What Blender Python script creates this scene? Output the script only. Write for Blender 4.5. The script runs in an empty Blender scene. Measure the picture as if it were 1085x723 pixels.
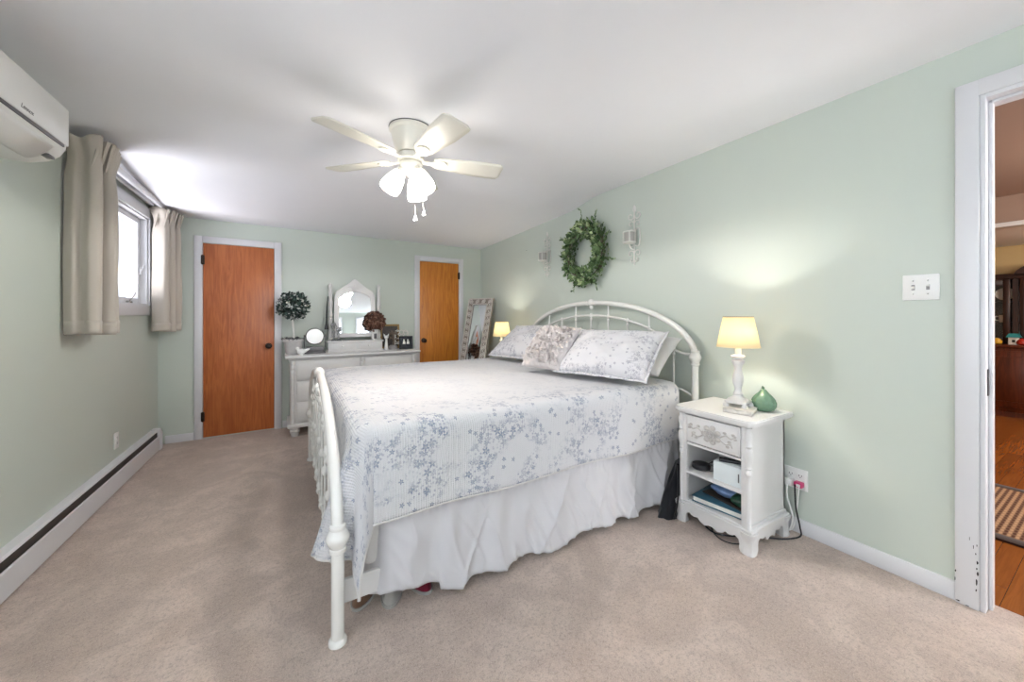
import bpy, bmesh, math, random
from mathutils import Vector, Matrix, noise
random.seed(7)
PI = math.pi
SC = bpy.context.scene
COL = SC.collection

# ------------------------------------------------------------------ camera, world, light, exposure
F_PX, CX, HOR, CAM_H = 390.0, 542.5, 335.0, 1.22
YAW = math.atan2(CX - 314.0, F_PX)
cd = bpy.data.cameras.new('camera'); cam = bpy.data.objects.new('camera', cd); COL.objects.link(cam)
cd.sensor_width = 36.0; cd.lens = F_PX / 1085.0 * 36.0
cd.shift_y = (HOR - 361.5) / 1085.0
cd.clip_start = 0.02
cam.location = (0, 0, CAM_H); cam.rotation_euler = (PI / 2, 0, -YAW)
SC.camera = cam
vs = SC.view_settings
SC.display_settings.display_device = 'sRGB'
vs.view_transform = 'Standard'; vs.look = 'None'; vs.gamma = 1.0; vs.use_curve_mapping = False
vs.exposure = 1.93
SC.cycles.use_denoising = True
SC.cycles.max_bounces = 10; SC.cycles.diffuse_bounces = 6; SC.cycles.transparent_max_bounces = 12
SC.cycles.sample_clamp_indirect = 6.0
SC.cycles.caustics_reflective = False; SC.cycles.caustics_refractive = False

W = bpy.data.worlds.new('sky'); SC.world = W; W.use_nodes = True
bg = W.node_tree.nodes['Background']
bg.inputs[0].default_value = (0.80, 0.87, 1.0, 1); bg.inputs[1].default_value = 0.42

def area(name, loc, rot, sx, sy, watts, col=(1, 1, 1), portal=False, spread=PI):
    l = bpy.data.lights.new(name, 'AREA'); l.shape = 'RECTANGLE'; l.size = sx; l.size_y = sy
    l.energy = watts; l.color = col; l.spread = spread
    if portal: l.cycles.is_portal = True
    o = bpy.data.objects.new(name, l); COL.objects.link(o); o.location = loc; o.rotation_euler = rot
    return o
# fill lamps added at unseen windows and in the hall; daylight_far serves the visible window
area('fill_back_left', (-0.12, -1.66, 1.50), (PI / 2, 0, PI), 1.5, 1.25, 70, (0.89, 0.94, 1.0))
area('fill_back_right', (1.70, -1.66, 1.50), (PI / 2, 0, PI), 1.0, 1.25, 48, (0.89, 0.94, 1.0))
o_ = area('fill_doorway', (3.45, -2.12, 1.45), (0, 0, 0), 1.2, 1.3, 32, (0.95, 0.96, 1.0))      # unseen fill lamp added in the hall to brighten the left wall
o_.rotation_euler = Vector((-.55, 1, -.05)).to_track_quat('-Z', 'Y').to_euler()
area('fill_side', (-1.09, 0.10, 1.45), (0, -PI / 2, 0), 1.15, 1.95, 6, (0.89, 0.94, 1.0))  # added lamp at the unseen side window
o_ = area('daylight_far', (-1.80, 3.83, 0.95), (0, 0, 0), 1.0, 1.3, 23, (0.93, 0.93, 1.0))   # sky light thrown up off the bright ground outside
o_.rotation_euler = Vector((0.72, 0, 0.69)).to_track_quat('-Z', 'Y').to_euler()

def point(name, loc, watts, col, r):
    l = bpy.data.lights.new(name, 'POINT'); l.energy = watts; l.color = col; l.shadow_soft_size = r
    o = bpy.data.objects.new(name, l); COL.objects.link(o); o.location = loc
    return o

# ------------------------------------------------------------------ materials
def s2l(c):
    return tuple(((v / 255) / 12.92 if v / 255 <= 0.04045 else ((v / 255 + 0.055) / 1.055) ** 2.4) for v in c)

class NT:
    """tiny node helper"""
    def __init__(s, name):
        s.m = bpy.data.materials.new(name); s.m.use_nodes = True
        s.t = s.m.node_tree; s.b = s.t.nodes['Principled BSDF']
    def n(s, kind, **kw):
        d = s.t.nodes.new(kind)
        for k, v in kw.items():
            if k[0] == '_': setattr(d, k[1:], v)
        return d
    def l(s, a, b): s.t.links.new(a, b)
    def math(s, op, a, b=None, c=None):
        d = s.n('ShaderNodeMath', _operation=op)
        for i, v in enumerate((a, b, c)):
            if v is None: continue
            if isinstance(v, (int, float)): d.inputs[i].default_value = v
            else: s.l(v, d.inputs[i])
        return d.outputs[0]
    def mix(s, f, a, b):
        d = s.n('ShaderNodeMix', _data_type='RGBA')
        if isinstance(f, (int, float)): d.inputs[0].default_value = f
        else: s.l(f, d.inputs[0])
        for i, v in ((6, a), (7, b)):
            if isinstance(v, tuple): d.inputs[i].default_value = (*v[:3], 1)
            else: s.l(v, d.inputs[i])
        return d.outputs[2]
    def ramp(s, f, lo, hi):
        d = s.n('ShaderNodeMapRange', _clamp=True, _interpolation_type='SMOOTHSTEP'); s.l(f, d.inputs[0])
        d.inputs[1].default_value = lo; d.inputs[2].default_value = hi
        return d.outputs[0]
    def coord(s, which='Object', scale=None):
        o = s.n('ShaderNodeTexCoord').outputs[which]
        if scale:
            mp = s.n('ShaderNodeMapping'); s.l(o, mp.inputs[0]); mp.inputs['Scale'].default_value = scale; o = mp.outputs[0]
        return o
    def noise(s, co, scale, detail=3, rough=0.5, dist=0):
        d = s.n('ShaderNodeTexNoise'); s.l(co, d.inputs['Vector']); d.inputs['Scale'].default_value = scale
        d.inputs['Detail'].default_value = detail; d.inputs['Roughness'].default_value = rough; d.inputs['Distortion'].default_value = dist
        return d.outputs['Fac']
    def bump(s, h, strength, dist=0.01):
        d = s.n('ShaderNodeBump'); s.l(h, d.inputs['Height']); d.inputs['Strength'].default_value = strength
        d.inputs['Distance'].default_value = dist; s.l(d.outputs[0], s.b.inputs['Normal'])
    def set(s, **kw):
        for k, v in kw.items():
            i = s.b.inputs[k.replace('_', ' ')]
            i.default_value = (*v, 1) if isinstance(v, tuple) and len(v) == 3 else v

def plain(name, rgb, rough=0.5, metal=0.0, vary=0.05, vscale=8.0, bump=0.0, bscale=60.0, co='Object', **kw):
    k = NT(name); c = s2l(rgb); c2 = tuple(max(0, v * (1 - vary * 2)) for v in c)
    o = k.coord(co)
    k.l(k.mix(k.noise(o, vscale, 3), c2, tuple(min(1, v * (1 + vary * .3)) for v in c)), k.b.inputs['Base Color'])
    k.set(Roughness=rough, Metallic=metal)
    if bump: k.bump(k.noise(o, bscale, 3), bump, 0.004)
    for a, v in kw.items(): k.set(**{a: v})
    return k.m

def emis(name, rgb, strength):
    k = NT(name); k.set(Base_Color=s2l(rgb), Roughness=0.4)
    k.b.inputs['Emission Color'].default_value = (*s2l(rgb), 1); k.b.inputs['Emission Strength'].default_value = strength
    return k.m

M = {}
M['wall'] = plain('sage_green_wall_paint', (195, 203, 194), 0.42, vary=0.012, vscale=2.0, bump=0.05, bscale=140)
M['ceiling'] = plain('white_ceiling_paint', (230, 230, 234), 0.8, vary=0.01, bump=0.08, bscale=90)
M['trim'] = plain('white_gloss_trim_paint', (214, 214, 217), 0.32, vary=0.015)
M['white'] = plain('white_furniture_paint', (212, 211, 210), 0.38, vary=0.02)
M['metalwhite'] = plain('white_enamelled_iron', (228, 227, 223), 0.25, vary=0.02)
M['plastic'] = plain('white_plastic', (228, 228, 226), 0.35, vary=0.01)
M['fanwhite'] = plain('white_fan_enamel', (222, 219, 208), 0.3, vary=0.02)
M['black'] = plain('black_plastic', (26, 27, 32), 0.4, vary=0.1)
M['dark'] = plain('dark_bronze', (48, 38, 32), 0.35, 0.6, vary=0.1)
M['slot'] = plain('dark_heater_fins', (70, 64, 60), 0.5, 0.3, vary=0.1)
M['chrome'] = plain('brushed_nickel', (190, 188, 182), 0.25, 0.9, vary=0.05)
M['curtain'] = None

def mk_carpet():
    k = NT('beige_cut_pile_carpet'); o = k.coord('Object')
    big = k.noise(o, 1.9, 5, 0.65, 1.0); mid = k.noise(o, 9, 3, .6, .6); fine = k.noise(o, 70, 3, 0.85); grain = k.noise(o, 230, 2, .85)
    a = k.mix(k.ramp(big, .38, .62), s2l((192, 173, 160)), s2l((214, 195, 182)))
    a = k.mix(k.math('MULTIPLY', k.ramp(mid, .40, .68), .5), a, s2l((176, 157, 146)))
    a = k.mix(k.math('MULTIPLY', k.ramp(fine, .46, .66), .55), a, s2l((150, 132, 120)))
    a = k.mix(k.math('MULTIPLY', k.ramp(grain, .50, .70), .6), a, s2l((236, 220, 208)))
    k.l(a, k.b.inputs['Base Color']); k.set(Roughness=0.95)
    k.b.inputs['Sheen Weight'].default_value = .25; k.b.inputs['Specular IOR Level'].default_value = .1
    k.bump(k.math('ADD', fine, grain), 0.7, 0.012)
    return k.m
M['carpet'] = mk_carpet()

def mk_wood(name, dark, mid, light, rough=0.42, stretch=(9, 9, 0.7), gscale=3.0):
    k = NT(name); o = k.coord('Object', stretch)
    g = k.noise(o, gscale, 6, 0.6, 1.8); f = k.noise(o, gscale * 9, 3, 0.6, .3)
    blot = k.noise(k.coord('Object', (2, 2, .9)), 2.0, 3, .5, .8)
    a = k.mix(k.ramp(g, .3, .7), s2l(dark), s2l(light)); a = k.mix(k.math('MULTIPLY', f, .3), a, s2l(dark))
    a = k.mix(k.math('MULTIPLY', k.ramp(blot, .35, .7), .45), a, s2l(mid))
    k.l(a, k.b.inputs['Base Color']); k.set(Roughness=rough)
    k.b.inputs['Coat Weight'].default_value = .12; k.b.inputs['Coat Roughness'].default_value = .35
    return k.m
M['door_red_lit'] = mk_wood('birch_veneer_reddish_lit', (160, 84, 40), (180, 100, 50), (198, 116, 62))  # one veneer in two tones; the lighting's colour cast is put into each
M['door_gold'] = mk_wood('birch_veneer_golden_lit', (176, 98, 22), (198, 120, 34), (216, 142, 50))  # same wood, with the golden cast of the light in its colour
M['cherry'] = mk_wood('dark_cherry_wood', (62, 26, 14), (86, 38, 20), (110, 50, 26), .3)
M['mahog'] = mk_wood('dark_mahogany', (30, 12, 10), (44, 18, 14), (56, 26, 18), .3)

def mk_fabric(name, rgb, weave=500, bump=.25, vary=.04, rough=.85, sheen=.2, trans=0):
    k = NT(name); o = k.coord('Object'); c = s2l(rgb)
    k.l(k.mix(k.noise(o, 5, 3), tuple(v * (1 - 2 * vary) for v in c), c), k.b.inputs['Base Color'])
    k.set(Roughness=rough); k.b.inputs['Sheen Weight'].default_value = sheen; k.b.inputs['Specular IOR Level'].default_value = .15
    k.bump(k.noise(o, weave, 2), bump, .002)
    if trans:
        t = k.n('ShaderNodeBsdfTranslucent'); t.inputs[0].default_value = (*c, 1)
        mx = k.n('ShaderNodeMixShader'); mx.inputs[0].default_value = trans
        k.l(k.b.outputs[0], mx.inputs[1]); k.l(t.outputs[0], mx.inputs[2])
        k.l(mx.outputs[0], k.t.nodes['Material Output'].inputs[0])
    return k.m
M['curtain'] = mk_fabric('taupe_linen_curtain', (192, 184, 173), 420, .2)
M['skirt'] = mk_fabric('grey_white_cotton_skirt', (202, 201, 204), 500, .12)
M['sheet'] = mk_fabric('white_cotton', (210, 208, 206), 400, .12)
M['ruffle'] = mk_fabric('pale_ruffled_cotton', (212, 205, 203), 120, .4, .06)

def mk_floral(name, base, ink, ridge, wid=None, faint=.28, scale=17.0):
    """cotton with ridged stitching and scattered clusters of five-petalled flowers; UV in metres"""
    k = NT(name); uv = k.coord('UV')
    clus = k.ramp(k.noise(uv, 5.0, 3, .55), .47, .58)
    fade = None
    if wid is not None:
        sp = k.n('ShaderNodeSeparateXYZ'); k.l(uv, sp.inputs[0])
        e = k.math('MINIMUM', sp.outputs[1], k.math('SUBTRACT', wid, sp.outputs[1]))
        e = k.math('MINIMUM', e, sp.outputs[0])
        fade = k.math('MAXIMUM', k.math('SUBTRACT', 1.0, k.ramp(e, .05, .50)), faint)
    col = base_c = s2l(base)
    nz = k.mix(k.noise(uv, 6, 3), tuple(v * .95 for v in base_c), base_c)
    tot = None
    for i, (sc, rad, thr, off) in enumerate(((scale, .44, .25, 0.0), (scale * 1.7, .46, .35, 3.3), (scale * 3.0, .40, .30, 7.7))):
        mp = k.n('ShaderNodeMapping'); k.l(uv, mp.inputs[0]); mp.inputs['Location'].default_value = (off, off * .7, 0)
        v = k.n('ShaderNodeTexVoronoi', _voronoi_dimensions='2D'); k.l(mp.outputs[0], v.inputs['Vector']); v.inputs['Scale'].default_value = sc
        d = k.n('ShaderNodeVectorMath', _operation='SUBTRACT'); k.l(mp.outputs[0], d.inputs[0]); k.l(v.outputs['Position'], d.inputs[1])
        s = k.n('ShaderNodeSeparateXYZ'); k.l(d.outputs[0], s.inputs[0])
        cs = k.n('ShaderNodeSeparateColor'); k.l(v.outputs['Color'], cs.inputs[0])
        ang = k.math('ARCTAN2', s.outputs[1], s.outputs[0])
        pet = k.math('COSINE', k.math('ADD', k.math('MULTIPLY', ang, 5.0), k.math('MULTIPLY', cs.outputs[1], 6.28)))
        pr = k.math('MULTIPLY', k.math('ADD', .70, k.math('MULTIPLY', pet, .30)), rad / sc)
        ln = k.n('ShaderNodeVectorMath', _operation='LENGTH'); k.l(d.outputs[0], ln.inputs[0])
        q = k.math('DIVIDE', ln.outputs['Value'], pr)
        inside = k.math('SUBTRACT', 1.0, k.ramp(q, .55, 1.2))
        core = k.math('ADD', .45, k.math('MULTIPLY', k.ramp(q, .25, .55), .55))
        pres = k.math('GREATER_THAN', cs.outputs[0], thr)
        cl = clus if i != 1 else k.math('MAXIMUM', clus, k.math('GREATER_THAN', cs.outputs[2], .80))
        mk = k.math('MULTIPLY', k.math('MULTIPLY', inside, core), k.math('MULTIPLY', pres, cl))
        mk = k.math('MULTIPLY', mk, k.math('ADD', .45, k.math('MULTIPLY', cs.outputs[2], .55)))
        tot = mk if tot is None else k.math('MAXIMUM', tot, mk)
    if fade is not None: tot = k.math('MULTIPLY', tot, fade)
    k.l(k.mix(k.math('MULTIPLY', tot, .85), nz, s2l(ink)), k.b.inputs['Base Color'])
    k.set(Roughness=.85); k.b.inputs['Sheen Weight'].default_value = .2; k.b.inputs['Specular IOR Level'].default_value = .15
    if ridge:
        sp2 = k.n('ShaderNodeSeparateXYZ'); k.l(uv, sp2.inputs[0])
        w = k.math('SINE', k.math('MULTIPLY', sp2.outputs[0], 2 * PI / ridge))
        w2 = k.math('SINE', k.math('MULTIPLY', sp2.outputs[1], 2 * PI / (ridge * .8)))
        k.bump(k.math('ADD', k.math('MULTIPLY', w, .5), k.math('ADD', k.math('MULTIPLY', w2, .22), k.noise(uv, 120, 2))), .5, .004)
    else:
        k.bump(k.noise(uv, 60, 3), .25, .004)
    return k.m
M['quilt'] = mk_floral('white_quilt_with_blue_grey_flowers', (207, 207, 210), (96, 112, 142), .0105, wid=2.02, faint=.26, scale=21)  # flower print; part of its blue is shade tint put into the ink
M['sham'] = mk_floral('white_pillow_sham_with_grey_flowers', (210, 209, 212), (118, 120, 138), 0, scale=26)

def mk_glass(name='window_glass', tint=(1, 1, 1)):
    k = NT(name); t = k.n('ShaderNodeBsdfTransparent'); t.inputs[0].default_value = (*tint, 1)
    g = k.n('ShaderNodeBsdfGlossy'); g.inputs['Roughness'].default_value = .02
    lw = k.n('ShaderNodeLayerWeight'); fc = k.math('ADD', .03, k.math('MULTIPLY', k.math('POWER', lw.outputs['Facing'], 5.0), .55))
    mx = k.n('ShaderNodeMixShader'); k.l(fc, mx.inputs[0]); k.l(t.outputs[0], mx.inputs[1]); k.l(g.outputs[0], mx.inputs[2])
    k.l(mx.outputs[0], k.t.nodes['Material Output'].inputs[0])
    return k.m
M['glass'] = mk_glass()
M['mirror'] = plain('mirror_silver', (236, 238, 238), 0.01, 1.0, vary=0.0)
M['crystal'] = plain('clear_crystal', (236, 238, 242), .03, vary=.01, Transmission_Weight=.75, IOR=1.5)

def mk_leaf(name, cols, scale=22):
    k = NT(name); o = k.coord('Object'); v = k.n('ShaderNodeTexVoronoi'); k.l(o, v.inputs['Vector']); v.inputs['Scale'].default_value = scale
    sp = k.n('ShaderNodeSeparateColor'); k.l(v.outputs['Color'], sp.inputs[0])
    a = k.mix(k.ramp(sp.outputs[0], .1, .75), s2l(cols[0]), s2l(cols[1])); a = k.mix(k.math('GREATER_THAN', sp.outputs[1], .84), a, s2l(cols[2]))
    k.l(a, k.b.inputs['Base Color']); k.set(Roughness=.55)
    return k.m
M['wreath'] = mk_leaf('wreath_leaves', ((58, 84, 48), (112, 138, 90), (176, 192, 146)), 26)
M['topiary'] = mk_leaf('topiary_leaves', ((26, 42, 40), (66, 86, 78), (186, 190, 186)), 40)
M['dried'] = mk_leaf('dried_brown_petals', ((78, 50, 40), (122, 86, 70), (168, 132, 112)), 45)
M['moss'] = mk_leaf('grey_moss', ((60, 62, 66), (104, 104, 108), (150, 150, 150)), 60)
M['twig'] = plain('grey_brown_twig', (110, 98, 84), .8, vary=.15)
M['stone'] = plain('grey_stone', (150, 148, 148), .7, vary=.15, vscale=30, bump=.2)
M['ceramic'] = plain('white_glazed_ceramic', (232, 232, 230), .15, vary=.02)
M['green_glaze'] = plain('sage_green_glaze', (112, 146, 120), .25, vary=.25, vscale=30, bump=.3, bscale=50)
M['candle'] = plain('frosted_grey_votive_glass', (176, 172, 166), .35, vary=.1)
M['iron_white'] = plain('antique_white_iron', (232, 230, 224), .45, vary=.08, vscale=60)
M['antique'] = plain('antiqued_white_carving', (196, 192, 188), .5, vary=.12, vscale=60)
M['gold'] = plain('aged_gold_leaf', (150, 122, 72), .4, .5, vary=.2, vscale=40)
M['bronze'] = plain('grey_bronze', (120, 104, 90), .45, .3, vary=.25, vscale=50)
M['silverframe'] = plain('distressed_silver_white_frame', (222, 218, 212), .4, .05, vary=.25, vscale=45)
M['greyplastic'] = plain('grey_metal', (96, 94, 96), .35, .4, vary=.1)
M['photo_dark'] = plain('dark_navy_photo', (28, 32, 46), .25, vary=.25, vscale=10)
M['photo_brown'] = plain('brown_photo', (72, 60, 52), .4, vary=.5, vscale=25)
M['pink'] = plain('pink_plastic', (206, 62, 116), .35, vary=.05)
M['book_blue'] = plain('teal_book_cover', (64, 112, 134), .35, vary=.35, vscale=16)
M['paper'] = plain('white_paper', (228, 226, 218), .7, vary=.05, vscale=60)
M['bluewrap'] = plain('pale_blue_wrap', (140, 172, 222), .3, vary=.35, vscale=26, Transmission_Weight=.0)
M['greenwrap'] = plain('dark_green_wrap', (34, 84, 62), .35, vary=.45, vscale=30)
M['box_white'] = plain('pale_white_box', (214, 222, 224), .5, vary=.02)
M['bag'] = mk_fabric('black_nylon', (24, 25, 30), 300, .3, .1, .55)
M['grey_felt'] = mk_fabric('grey_felt', (160, 157, 152), 300, .3)
M['red_felt'] = mk_fabric('crimson_felt', (110, 30, 48), 300, .3)
M['brown_felt'] = mk_fabric('brown_felt', (120, 92, 74), 300, .3)

def mk_shade(name, rgb, emit):
    k = NT(name); c = s2l(rgb)
    k.set(Base_Color=c, Roughness=.8)
    t = k.n('ShaderNodeBsdfTranslucent'); t.inputs[0].default_value = (*c, 1)
    mx = k.n('ShaderNodeMixShader'); mx.inputs[0].default_value = .34
    k.l(k.b.outputs[0], mx.inputs[1]); k.l(t.outputs[0], mx.inputs[2]); k.l(mx.outputs[0], k.t.nodes['Material Output'].inputs[0])
    if emit:
        k.b.inputs['Emission Color'].default_value = (*c, 1); k.b.inputs['Emission Strength'].default_value = emit
    o = k.coord('Object'); k.bump(k.noise(o, 300, 2), .1, .002)
    return k.m
M['lampshade'] = mk_shade('cream_fabric_shade', (240, 228, 192), 0.06)
M['fanglass'] = emis('frosted_white_lit_glass', (255, 249, 240), 3.7)
M['bulb'] = emis('lit_bulb', (255, 232, 190), 6.0)

# ------------------------------------------------------------------ geometry helpers
class G:
    def __init__(s, T=None):
        s.v = []; s.f = []; s.mi = []; s.T = T or Matrix.Identity(4); s.cur = 0
    def add(s, vs_, fs, T=None):
        o = len(s.v); X = s.T @ T if T is not None else s.T
        s.v += [X @ Vector(p) for p in vs_]; s.f += [tuple(i + o for i in f) for f in fs]; s.mi += [s.cur] * len(fs)
        return s
    def box(s, x0, x1, y0, y1, z0, z1, bev=0.0, seg=2, T=None):
        if bev <= 0:
            v = [(x, y, z) for x in (x0, x1) for y in (y0, y1) for z in (z0, z1)]
            return s.add(v, [(0, 1, 3, 2), (4, 6, 7, 5), (0, 4, 5, 1), (2, 3, 7, 6), (0, 2, 6, 4), (1, 5, 7, 3)], T)
        bm = bmesh.new(); bmesh.ops.create_cube(bm, size=1)
        for q in bm.verts: q.co = ((x0 + x1) / 2 + q.co.x * (x1 - x0), (y0 + y1) / 2 + q.co.y * (y1 - y0), (z0 + z1) / 2 + q.co.z * (z1 - z0))
        bmesh.ops.bevel(bm, geom=bm.edges[:], offset=min(bev, .49 * min(abs(x1 - x0), abs(y1 - y0), abs(z1 - z0))), segments=seg, affect='EDGES', profile=.5)
        bm.verts.index_update()
        s.add([q.co[:] for q in bm.verts], [[q.index for q in f.verts] for f in bm.faces], T); bm.free()
        return s
    def lathe(s, prof, n=20, c=(0, 0, 0), T=None, sq=None):
        v = []; f = []
        for r, z in prof:
            for i in range(n):
                a = 2 * PI * (i + .5) / n; r_ = max(r, 1e-4)
                if sq: r_ = r_ / max(abs(math.cos(a)), abs(math.sin(a))) ** sq
                v.append((c[0] + r_ * math.cos(a), c[1] + r_ * math.sin(a), c[2] + z))
        m = len(prof)
        for j in range(m - 1):
            for i in range(n):
                k = (i + 1) % n; f.append((j * n + i, j * n + k, (j + 1) * n + k, (j + 1) * n + i))
        f.append(tuple(range(n))); f.append(tuple((m - 1) * n + i for i in range(n)))
        return s.add(v, f, T)
    def surf(s, prof, n=24, c=(0, 0, 0), T=None):
        """open surface of revolution (no caps)"""
        v = [(c[0] + r * math.cos(2 * PI * i / n), c[1] + r * math.sin(2 * PI * i / n), c[2] + z) for r, z in prof for i in range(n)]
        f = [(j * n + i, j * n + (i + 1) % n, (j + 1) * n + (i + 1) % n, (j + 1) * n + i) for j in range(len(prof) - 1) for i in range(n)]
        return s.add(v, f, T)
    def tube(s, path, r, n=10, closed=False, T=None, flat=None):
        P = [Vector(p) for p in path]; m = len(P); R = r if isinstance(r, (list, tuple)) else [r] * m
        tn = []
        for i in range(m):
            a = P[(i - 1) % m] if closed or i else P[0]; b = P[(i + 1) % m] if closed or i < m - 1 else P[-1]
            tn.append((b - a).normalized())
        up = Vector((0, 0, 1)) if abs(tn[0].z) < .9 else Vector((1, 0, 0))
        nv = (up - tn[0] * up.dot(tn[0])).normalized(); v = []; f = []
        for i in range(m):
            nv = (nv - tn[i] * nv.dot(tn[i]))
            nv = nv.normalized() if nv.length > 1e-6 else Vector((1, 0, 0))
            bn = tn[i].cross(nv)
            for k in range(n):
                a = 2 * PI * k / n; q = P[i] + (nv * math.cos(a) + bn * math.sin(a) * (flat or 1)) * R[i]; v.append(q[:])
        for i in range(m if closed else m - 1):
            j = (i + 1) % m
            for k in range(n):
                l = (k + 1) % n; f.append((i * n + k, i * n + l, j * n + l, j * n + k))
        if not closed: f += [tuple(range(n)), tuple((m - 1) * n + k for k in range(n))]
        return s.add(v, f, T)
    def prism(s, poly, a0, a1, axis='y', T=None):
        mk = {'x': lambda p, a: (a, p[0], p[1]), 'y': lambda p, a: (p[0], a, p[1]), 'z': lambda p, a: (p[0], p[1], a)}[axis]
        n = len(poly); v = [mk(p, a0) for p in poly] + [mk(p, a1) for p in poly]
        f = [tuple(range(n)), tuple(range(n, 2 * n))] + [(i, (i + 1) % n, n + (i + 1) % n, n + i) for i in range(n)]
        return s.add(v, f, T)
    def ring(s, outer, inner, a0, a1, T=None):
        """frame between two outlines in the XZ plane, extruded along Y"""
        n = len(outer); v = []
        for pl in (outer, inner):
            for a in (a0, a1): v += [(p[0], a, p[1]) for p in pl]
        f = []
        for i in range(n):
            j = (i + 1) % n
            f += [(i, j, n + j, n + i), (2 * n + i, 2 * n + j, 3 * n + j, 3 * n + i), (i, j, 2 * n + j, 2 * n + i), (n + i, n + j, 3 * n + j, 3 * n + i)]
        return s.add(v, f, T)
    def ball(s, c, r, n=14, m=9, T=None):
        rx, ry, rz = r if isinstance(r, (tuple, list)) else (r, r, r)
        v = []; f = []
        for j in range(m + 1):
            p = PI * (j / m) if 0 < j < m else (1e-3 if j == 0 else PI - 1e-3)
            for i in range(n):
                a = 2 * PI * i / n; v.append((c[0] + rx * math.sin(p) * math.cos(a), c[1] + ry * math.sin(p) * math.sin(a), c[2] + rz * math.cos(p)))
        for j in range(m):
            for i in range(n): f.append((j * n + i, j * n + (i + 1) % n, (j + 1) * n + (i + 1) % n, (j + 1) * n + i))
        f += [tuple(range(n)), tuple(m * n + i for i in range(n))]
        return s.add(v, f, T)
    def grid(s, fn, nu, nv, T=None):
        v = [fn(i / nu, j / nv) for j in range(nv + 1) for i in range(nu + 1)]
        f = [(j * (nu + 1) + i, j * (nu + 1) + i + 1, (j + 1) * (nu + 1) + i + 1, (j + 1) * (nu + 1) + i) for j in range(nv) for i in range(nu)]
        return s.add(v, f, T)
    def leaf(s, p, d, nrm, L, w):
        p = Vector(p); d = Vector(d).normalized(); nrm = Vector(nrm); sd = d.cross(nrm)
        if sd.length < 1e-4: sd = d.cross(Vector((.3, .5, .8)))
        sd.normalize(); up = sd.cross(d)
        v = [p, p + d * L * .35 + sd * w + up * w * .35, p + d * L * .75 + sd * w * .7 + up * w * .3, p + d * L + up * w * .1, p + d * L * .75 - sd * w * .7 + up * w * .3, p + d * L * .35 - sd * w + up * w * .35, p + d * L * .5]
        return s.add([q[:] for q in v], [(0, 6, 1), (1, 6, 2), (2, 6, 3), (3, 6, 4), (4, 6, 5), (5, 6, 0)])
    def build(s, name, mat, parent=None, smooth=40, normals=True):
        me = bpy.data.meshes.new(name); me.from_pydata([p[:] for p in s.v], [], s.f)
        for m in (mat if isinstance(mat, (list, tuple)) else [mat]): me.materials.append(m)
        if len(set(s.mi)) > 1: me.polygons.foreach_set('material_index', s.mi)
        if normals:
            bm = bmesh.new(); bm.from_mesh(me); bmesh.ops.recalc_face_normals(bm, faces=bm.faces); bm.to_mesh(me); bm.free()
        if smooth:
            me.shade_smooth(); me.set_sharp_from_angle(angle=math.radians(smooth))
        me.update()
        o = bpy.data.objects.new(name, me); COL.objects.link(o)
        if parent is not None: o.parent = parent
        return o

def catmull(pts, n=8, closed=False):
    P = [Vector(p) for p in pts]; out = []; m = len(P)
    for i in range(m if closed else m - 1):
        g = lambda k: P[k % m] if closed else P[max(0, min(m - 1, k))]
        a, b, c, d = g(i - 1), g(i), g(i + 1), g(i + 2)
        for k in range(n):
            t = k / n; out.append(.5 * ((2 * b) + (c - a) * t + (2 * a - 5 * b + 4 * c - d) * t * t + (3 * b - a - 3 * c + d) * t ** 3))
    if not closed: out.append(P[-1])
    return out

def rotm(ax, deg): return Matrix.Rotation(math.radians(deg), 4, ax)
def trm(*p): return Matrix.Translation(Vector(p))
def axis_to(d):
    return Vector((0, 0, 1)).rotation_difference(Vector(d).normalized()).to_matrix().to_4x4()

def tag(o, label, cat, group=None, kind=None):
    o['label'] = label; o['category'] = cat
    if group: o['group'] = group
    if kind: o['kind'] = kind
    return o
def thing(name, label, cat, loc=(0, 0, 0), rz=0.0, group=None):
    o = bpy.data.objects.new(name, None); COL.objects.link(o); o.empty_display_size = .1
    o.location = loc; o.rotation_euler = (0, 0, rz)
    return tag(o, label, cat, group)
def struct(g, name, mat, label=None, cat=None, parent=None, smooth=40):
    o = g.build(name, mat, parent, smooth); o['kind'] = 'structure'
    if label: o['label'] = label; o['category'] = cat or name.split('_')[0]
    return o
def copy_tree(o, parent=None):
    c = o.copy(); COL.objects.link(c)
    if parent is not None: c.parent = parent
    for ch in list(o.children): copy_tree(ch, c)
    return c

# ------------------------------------------------------------------ room shell
LX, RX, BY = -1.13, 2.445, -1.72
def zc(y):
    if y < 2.55: return 2.357
    if y < 3.05:
        t = (y - 2.55) / .5; t = t * t * (3 - 2 * t); return 2.357 + (2.285 - 2.357) * t
    return 2.285 + (y - 3.05) * (2.18 - 2.285) / (4.75 - 3.05)
FANG = math.atan(.1 / 3.381)
FW = trm(0, 4.7335, 0) @ Matrix.Rotation(FANG, 4, 'Z')       # far wall: local x along it, local -y into the room
RWB = (RX, 2.75); RWE = (2.275, 5.0)                          # the right wall bends in slightly past here

g = G(); g.box(LX - .14, RX + .1, BY - .14, 5.05, -.08, 0)
struct(g, 'floor', M['carpet'], 'beige cut-pile carpet covering the bedroom floor', 'floor')
ys = [BY - .14] + [2.5 + .05 * i for i in range(13)] + [3.4, 4.0, 4.6, 5.2]
g = G(); g.prism([(y, zc(y)) for y in ys] + [(5.2, 2.6), (BY - .14, 2.6)], LX - .14, RX + .12, 'x')
struct(g, 'ceiling', M['ceiling'], 'white ceiling dropping lower towards the closets', 'ceiling')
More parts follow.
